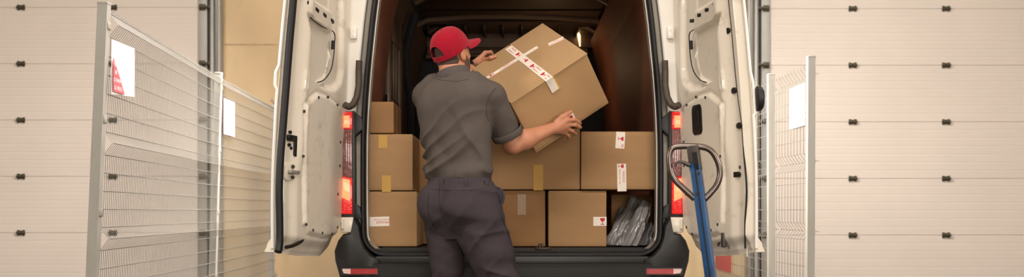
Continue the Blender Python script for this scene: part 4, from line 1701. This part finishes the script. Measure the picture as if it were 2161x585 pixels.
# --- trousers
GT = Grid((-.56, -.72, .06), (.16, -.02, 1.06), .005)
trs = [lev(374, 904, 1036, add=-.004), lev(384, 902, 1039), lev(400, 893, 1053, ratio=.66), lev(430, 890, 1058, ratio=.72), lev(460, 893, 1063, ratio=.70), lev(485, 902, 1062, ratio=.58),
       lev(502, 915, 1045, ratio=.45)]
GT.add(stack(trs), .03, .08)
GT.add(ell(tp(.085, -.085, .90), (.085, .07, .10)), .04)
GT.add(ell(tp(-.075, -.085, .90), (.08, .07, .10)), .04)
hipl, knl = P(943, 468, 5.12), P(939, 620, 5.14)
GT.add(cone(hipl, knl, .103, .072), .016)
GT.add(cone(knl, P(944, 800, 5.17), .074, .070), .03)
hipr, knr = P(1012, 476, 5.03), P(1070, 625, 5.05)
GT.add(cone(hipr, knr, .126, .080), .010)
GT.add(cone(knr, P(1068, 800, 5.17), .090, .076), .03)


def trouser_fold(X, Y, Z):
    X, Y, Z = np.broadcast_arrays(X, Y, Z)
    u = (X + .24) * RD[0] + (Y + .44) * RD[1]
    w = vnoise(u * 4, Z * 4 + 9, Y * 4) * .5
    t = Z + u * .35
    f1 = .5 - np.abs(vnoise(t * 14 + w * 2, u * 3 + 1, Y * 3)) * 2
    t2 = Z * .8 - u * .8
    f2 = .5 - np.abs(vnoise(t2 * 12 + w * 2, u * 2 + 11, Y * 3 + 4)) * 2
    low = np.clip((.88 - Z) / .12, 0, 1)
    wb = np.clip((Z - .975) / .03, 0, 1)
    f3 = np.sin(u * 330) * wb
    return -((.013 * f1 + .010 * f2) * (.35 + .65 * low) * (1 - wb) + .0018 * f3 + .0025 * vnoise(u * 10, Z * 10, Y * 10))


GT.field(trouser_fold)
sl_, X_, Y_, Z_ = GT.reg((-9, -9, -9), (9, 9, 9))
GT.V = np.maximum(GT.V, np.maximum(.075 - Z_, Z_ - P(0, 372, TD).z) + 0 * X_ + 0 * Y_).astype(np.float32)
trousers = link_mesh('trousers', GT.mesh('trousers', 2), M['trouser'], person, smooth=180)
tb = bvh_of(trousers)
seam('back_seam', tb, [(930, 384), (927, 400), (927, 425), (931, 450), (943, 475), (962, 492), (985, 510)], .0016, M['stitch'], trousers)
seam('pocket_seam', tb, [(905, 405), (903, 420), (903, 440), (906, 458), (914, 476), (922, 486)], .0018, M['stitch'], trousers)
seam('side_seam', tb, [(1052, 440), (1060, 462), (1070, 490), (1080, 520), (1087, 545), (1089, 575)], .0022, M['stitch'], trousers)
seam('yoke_seam', tb, [(906, 398), (925, 401), (955, 402), (990, 402), (1020, 398)], .0012, M['stitch'], trousers)
for (px, py) in ((932, 389), (984, 391), (1027, 390)):
    q = onto(tb, px, py, 0)
    if q is not None:
        lp_ = MB()
        lp_.box((q.x - .008, q.y - .008, q.z - .032), (q.x + .008, q.y + .004, q.z + .025), .003)
        lp_.build('belt_loop', M['trouser'], trousers)
# gaping side pocket at the right hip
pkt = MB()
path = [(1036, 396), (1046, 396), (1056, 400), (1062, 410), (1062, 422), (1057, 434), (1051, 442)]
pts = [P(px, py, 4.965) for px, py in path]
pkt.tube(dense_line(pts, 5), .0055, 8, flat=(1.2, .7))
pkt.build('pocket_edge', M['trouser'], trousers, smooth=70)
pi_ = MB()
rings = []
for k, (px, py, r) in enumerate(((1045, 402, .012), (1054, 408, .016), (1057, 418, .016), (1053, 432, .011), (1050, 440, .004))):
    pass
pi_.tube([P(1046, 400, 4.975), P(1053, 406, 4.97), P(1056, 417, 4.97), P(1053, 430, 4.972), P(1050, 440, 4.985)], [.010, .015, .016, .013, .004], 10)
pi_.build('pocket_opening', M['pocket'], trousers, smooth=70)

# --- shoes
for an in (ANL, ANR):
    g = Grid((an.x - .2, an.y - .2, -.01), (an.x + .3, an.y + .35, .16), .005)
    heel = Vector((an.x, an.y, .05)) - Vector(FD) * .06
    toe = Vector((an.x, an.y, .04)) + Vector(FD) * .17
    g.add(cone(heel, toe, .048, .042), .02)
    g.add(cone(heel + Vector(FD) * .03 + Vector((0, 0, .02)), Vector((an.x, an.y, .11)), .046, .045), .03)
    sl_, X_, Y_, Z_ = g.reg((-9, -9, -9), (9, 9, 9))
    g.V = np.maximum(g.V, (.001 - Z_) + 0 * X_ + 0 * Y_).astype(np.float32)
    link_mesh('shoe', g.mesh('shoe', 1), M['shoe'], person, smooth=60)

# --- watch strap on the left wrist
wd_ = (Vector(lk[1]) - Vector(WRL)).normalized()
wu = wd_.orthogonal().normalized()
wv_ = wd_.cross(wu)
MB().loft([[Vector(WRL) + wd_ * t + (wu * math.cos(a) + wv_ * math.sin(a)) * r for a in [2 * PI * k / 28 for k in range(28)]]
           for t, r in ((-.014, .028), (-.014, .032), (.008, .032), (.008, .028))], caps=(False, False)).build('watch_strap', M['black'], person)

# --- baseball cap with a half-moon opening and strap at the back
CT = math.radians(28)
cc = HR @ np.array([[1, 0, 0], [0, math.cos(CT), -math.sin(CT)], [0, math.sin(CT), math.cos(CT)]])
CO = hp(0, -.012, .003)


def cpnt(x, y, z):
    return Vector(CO + cc @ np.array([x, y, z]))


nth, nt_ = 216, 84
bm = bmesh.new()
grid = {}
for i in range(nth):
    th = 2 * PI * i / nth                       # 0 = front
    for j in range(nt_ + 1):
        t = j / nt_
        ph = t * PI / 2
        rx, ry = .0865, (.112 if math.cos(th) > 0 else .106)
        hz_ = .108
        bulge = math.cos(ph) ** .82
        pan = 1 - .010 * math.exp(-((((th / (PI / 3)) % 1) - .5) * 0 + (min((th % (PI / 3)), PI / 3 - th % (PI / 3))) / .035) ** 2) * (1 - t)
        x = math.sin(th) * rx * bulge * pan
        y = math.cos(th) * ry * bulge * pan
        z = hz_ * math.sin(ph) ** .92 - .012 * (1 - t) ** 3
        grid[i, j] = bm.verts.new(cpnt(x, y, z))
for i in range(nth):
    th = 2 * PI * (i + .5) / nth
    dth = abs(th - PI)
    for j in range(nt_):
        t = (j + .5) / nt_
        if dth < .52 and .115 < t < .115 + .30 * math.sqrt(max(0, 1 - (dth / .52) ** 2)):
            continue
        a, b = (i + 1) % nth, j + 1
        if j == nt_ - 1:
            bm.faces.new((grid[i, j], grid[a, j], grid[i, b]))
        else:
            bm.faces.new((grid[i, j], grid[a, j], grid[a, b], grid[i, b]))
bmesh.ops.remove_doubles(bm, verts=bm.verts[:], dist=.00005)
loose = [v for v in bm.verts if not v.link_faces]
bmesh.ops.delete(bm, geom=loose, context='VERTS')
bmesh.ops.recalc_face_normals(bm, faces=bm.faces[:])
me = bpy.data.meshes.new('cap')
bm.to_mesh(me)
bm.free()
cap = link_mesh('cap', me, M['cap'], person, smooth=180)
sm = cap.modifiers.new('thickness', 'SOLIDIFY')
sm.thickness = .0022
# peak
bk = MB()
nu, nv = 30, 12
top, bot = [], []
for j in range(nv):
    rowt, rowb = [], []
    for i in range(nu):
        a = (i / (nu - 1) * 2 - 1) * 1.16
        s_ = j / (nv - 1)
        bx, by = math.sin(a) * .0865, math.cos(a) * .112
        ext = .088 * math.cos(a / 1.16 * PI / 2) ** .55
        x = bx * (1 + .02 * s_)
        y = by + ext * s_
        z = -.012 - .42 * ext * s_ - (x / .0865) ** 2 * .020 * s_ ** .7
        rowt.append((x, y, z))
    top.append(rowt)
b_ = bmesh.new()
VT = [[b_.verts.new(cpnt(x, y, z + .002)) for x, y, z in r] for r in top]
VB = [[b_.verts.new(cpnt(x, y, z - .002)) for x, y, z in r] for r in top]
for j in range(nv - 1):
    for i in range(nu - 1):
        b_.faces.new((VT[j][i], VT[j][i + 1], VT[j + 1][i + 1], VT[j + 1][i]))
        b_.faces.new((VB[j][i], VB[j + 1][i], VB[j + 1][i + 1], VB[j][i + 1]))
for i in range(nu - 1):
    b_.faces.new((VT[nv - 1][i], VT[nv - 1][i + 1], VB[nv - 1][i + 1], VB[nv - 1][i]))
    b_.faces.new((VT[0][i], VB[0][i], VB[0][i + 1], VT[0][i + 1]))
bmesh.ops.recalc_face_normals(b_, faces=b_.faces[:])
bk._merge(b_)
bk.build('peak', M['cap'], cap, smooth=60)
q = cpnt(0, 0, .106)
MB().tube([q, cpnt(0, 0, .109), cpnt(0, 0, .111)], [.008, .007, .003], 12).build('button', M['cap'], cap, smooth=60)
# arched binding of the opening
ar = []
for k in range(25):
    dth = -.52 + 1.04 * k / 24
    t = .115 + .30 * math.sqrt(max(0, 1 - (dth / .52) ** 2))
    th = PI + dth
    ph = t * PI / 2
    bulge = math.cos(ph) ** .82
    ar.append(cpnt(math.sin(th) * .0868 * bulge, math.cos(th) * .1065 * bulge, .108 * math.sin(ph) ** .92 - .012 * (1 - t) ** 3))
MB().tube(ar, .0022, 6).build('binding', M['cap'], cap, smooth=60)

# ---------------------------------------------------------------- pallet truck
JD = 4.2
jr = P(1490, 585, JD)
jack = empty('pallet_truck', (P(1538, 900, JD).x, JD + CAMY, 0))
tag(jack, 'blue pallet truck with steel loop handle in front of the right van door', 'pallet truck')
loop = [(1453, 408), (1440, 396), (1426, 382), (1417, 366), (1413, 345), (1413, 326), (1419, 313), (1432, 309), (1460, 309), (1485, 311), (1500, 318), (1511, 333),
        (1518, 352), (1519, 372), (1513, 390), (1502, 405), (1487, 421)]
lpts = [P(px, py, JD) for px, py in loop]
lpts[0] = P(1466, 420, JD + .0)
MB().tube(dense_line(lpts, 6), .0125, 14).build('handle_loop', M['chrome'], jack, smooth=180)
ta, tb_ = P(1464, 322, JD), P(1530, 800, JD)
axd = (tb_ - ta).normalized()
sidev = Vector((math.cos(.35), -math.sin(.35), 0))
sidev = (sidev - axd * sidev.dot(axd)).normalized()
nv_ = axd.cross(sidev)
XJ = frame(ta, sidev, axd)


def jack_bar(l0, l1, w, d, name, m, bev=.004, parent=jack, ox=0, oz=0):
    b = MB()
    b.box((-w / 2 + ox, l0, -d / 2 + oz), (w / 2 + ox, l1, d / 2 + oz), bev, X=XJ)
    return b.build(name, m, parent)


sh = jack_bar(.045, .93, .043, .043, 'shaft', M['blue'])
gr = MB()
e = XJ @ Vector((0, 0, 0))
# groove line along the edge between the two visible faces
sgn = 1 if (XJ @ Vector((.0, .5, .05))).y < (XJ @ Vector((0, .5, -.05))).y else -1
gr.box((-.003, .06, sgn * .0212), (.003, .93, sgn * .0222), 0, X=XJ)
gr.build('groove', M['seal'], sh, smooth=0)
jack_bar(-.028, .075, .047, .040, 'yoke', M['jacksteel'], .004)
sl2 = MB()
sl2.box((-.004, .0, sgn * .0195), (.016, .072, sgn * .0215), 0, X=XJ)
sl2.build('yoke_slot', M['black'], jack, smooth=0)
lv = MB()
lv.tube([P(1455, 349, JD - .02), P(1442, 343, JD - .02), P(1432, 341, JD - .02), P(1427, 346, JD - .02), P(1424, 352, JD - .02)], [.010, .007, .005, .005, .004], 8)
lv.build('release_lever', M['jacksteel'], jack, smooth=70)
for l in (.085, .165):
    MB().prism(disc(.006, 8), 0, .004, XJ @ Matrix.Translation((.012 if l < .1 else -.006, l, sgn * .0215)) @ (Matrix.Identity(4) if sgn > 0 else Matrix.Rotation(PI, 4, 'X'))).build('bolt', M['chrome'], jack)
# hydraulic unit, steer wheels and forks, below the picture
jx, jy = P(1538, 900, JD).x, JD + CAMY
hyd = MB()
hyd.tube([(jx, jy, .16), (jx, jy, .36)], .05, 18)
hyd.box((jx - .09, jy - .03, .12), (jx + .09, jy + .14, .22), .01)
hyd.build('pump', M['blue'], jack)
for s in (-1, 1):
    wv = MB()
    wv.tube([(jx + s * .03, jy, .09), (jx + s * .08, jy, .09)], .09, 24)
    wv.build('wheel', M['tyre'], jack)
    fk = MB()
    fk.box((jx + s * .17 - .08, jy + .1, .07), (jx + s * .17 + .08, jy + 1.05, .12), .008)
    fk.build('fork', M['blue'], jack)
    wv = MB()
    wv.tube([(jx + s * .17 - .03, jy + .95, .04), (jx + s * .17 + .03, jy + .95, .04)], .04, 16)
    wv.build('wheel', M['tyre'], jack)
MB().box((jx - .25, jy + .08, .09), (jx + .25, jy + .16, .2), .01).build('fork_head', M['blue'], jack)

# ---------------------------------------------------------------- light and camera
W = bpy.data.worlds.new('World')
SC.world = W
W.use_nodes = True
W.node_tree.nodes['Background'].inputs['Color'].default_value = (.9, .86, .8, 1)
W.node_tree.nodes['Background'].inputs['Strength'].default_value = .05


def area(name, loc, target, sx, sy, power, col=(255, 250, 244), spread=PI):
    l = bpy.data.lights.new(name, 'AREA')
    l.shape = 'RECTANGLE'
    l.size, l.size_y = sx, sy
    l.energy = power
    l.color = lin(col)[:3]
    l.spread = spread
    o = bpy.data.objects.new(name, l)
    COL.objects.link(o)
    o.location = loc
    o.rotation_euler = (Vector(target) - Vector(loc)).to_track_quat('-Z', 'Y').to_euler()
    return o


area('assumed_aisle_lamp', (.35, 2.4, 3.9), (-2.2, 2.4, .9), .3, 4.8, 500, spread=math.radians(100))  # assumed overhead light above the van, brightens the left fence
area('assumed_aisle_lamp', (-.35, 3.2, 3.9), (2.2, 3.2, .9), .3, 4.2, 370, spread=math.radians(100))  # assumed counterpart above the van for the right fence
area('assumed_strip_lamp', (-3.6, .8, 5.9), (-4.0, 5.6, 2.8), .5, 4.0, 175)  # assumed overhead light washing the left garage door
area('assumed_strip_lamp', (3.8, .8, 5.9), (4.0, 5.6, 2.6), .5, 4.0, 215)  # assumed twin of it for the right garage door
area('door_fill', (-3.6, -2.8, 2.2), (1.0, -.5, 1.2), .7, .7, 8.5, spread=math.radians(70))  # added fill, brightens the inner face of the right door
area('door_fill', (3.6, -2.8, 2.2), (-1.0, -.5, 1.2), .7, .7, 8.5, spread=math.radians(70))  # the same added fill for the left door
area('assumed_daylight_fill', (1.5, -13.5, 2.0), (0, 3, 1.2), 5, 3.4, 480, (255, 246, 234))  # assumed daylight fill behind the camera; no opening modelled in the wall there
area('assumed_strip_lamp', (0, -5, 6.2), (0, -4, 0), 5, 1.0, 430)  # assumed overhead light above the camera, lifts the top of the held box
pl_ = bpy.data.lights.new('cab_fill', 'POINT')  # unseen fill added to lift the dark roof ribs and shelf
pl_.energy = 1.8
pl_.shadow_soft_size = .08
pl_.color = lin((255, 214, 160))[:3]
po_ = bpy.data.objects.new('cab_fill', pl_)
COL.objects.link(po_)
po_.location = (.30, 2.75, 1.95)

cd = bpy.data.cameras.new('camera')
cam = bpy.data.objects.new('camera', cd)
COL.objects.link(cam)
cam.location = (0, CAMY, CAMZ)
cam.rotation_euler = (PI / 2, 0, 0)
cd.sensor_fit = 'HORIZONTAL'
cd.sensor_width = 36
cd.lens = 36 * F / 2161
cd.shift_x = 0
cd.shift_y = (CY - 292.5) / 2161
cd.clip_start = .05
cd.dof.use_dof = True
cd.dof.focus_distance = 5.1
cd.dof.aperture_fstop = 3.2
SC.camera = cam
SC.view_settings.view_transform = 'Standard'
SC.view_settings.look = 'None'
SC.view_settings.exposure = 0
SC.view_settings.gamma = 1
SC.view_settings.use_curve_mapping = False
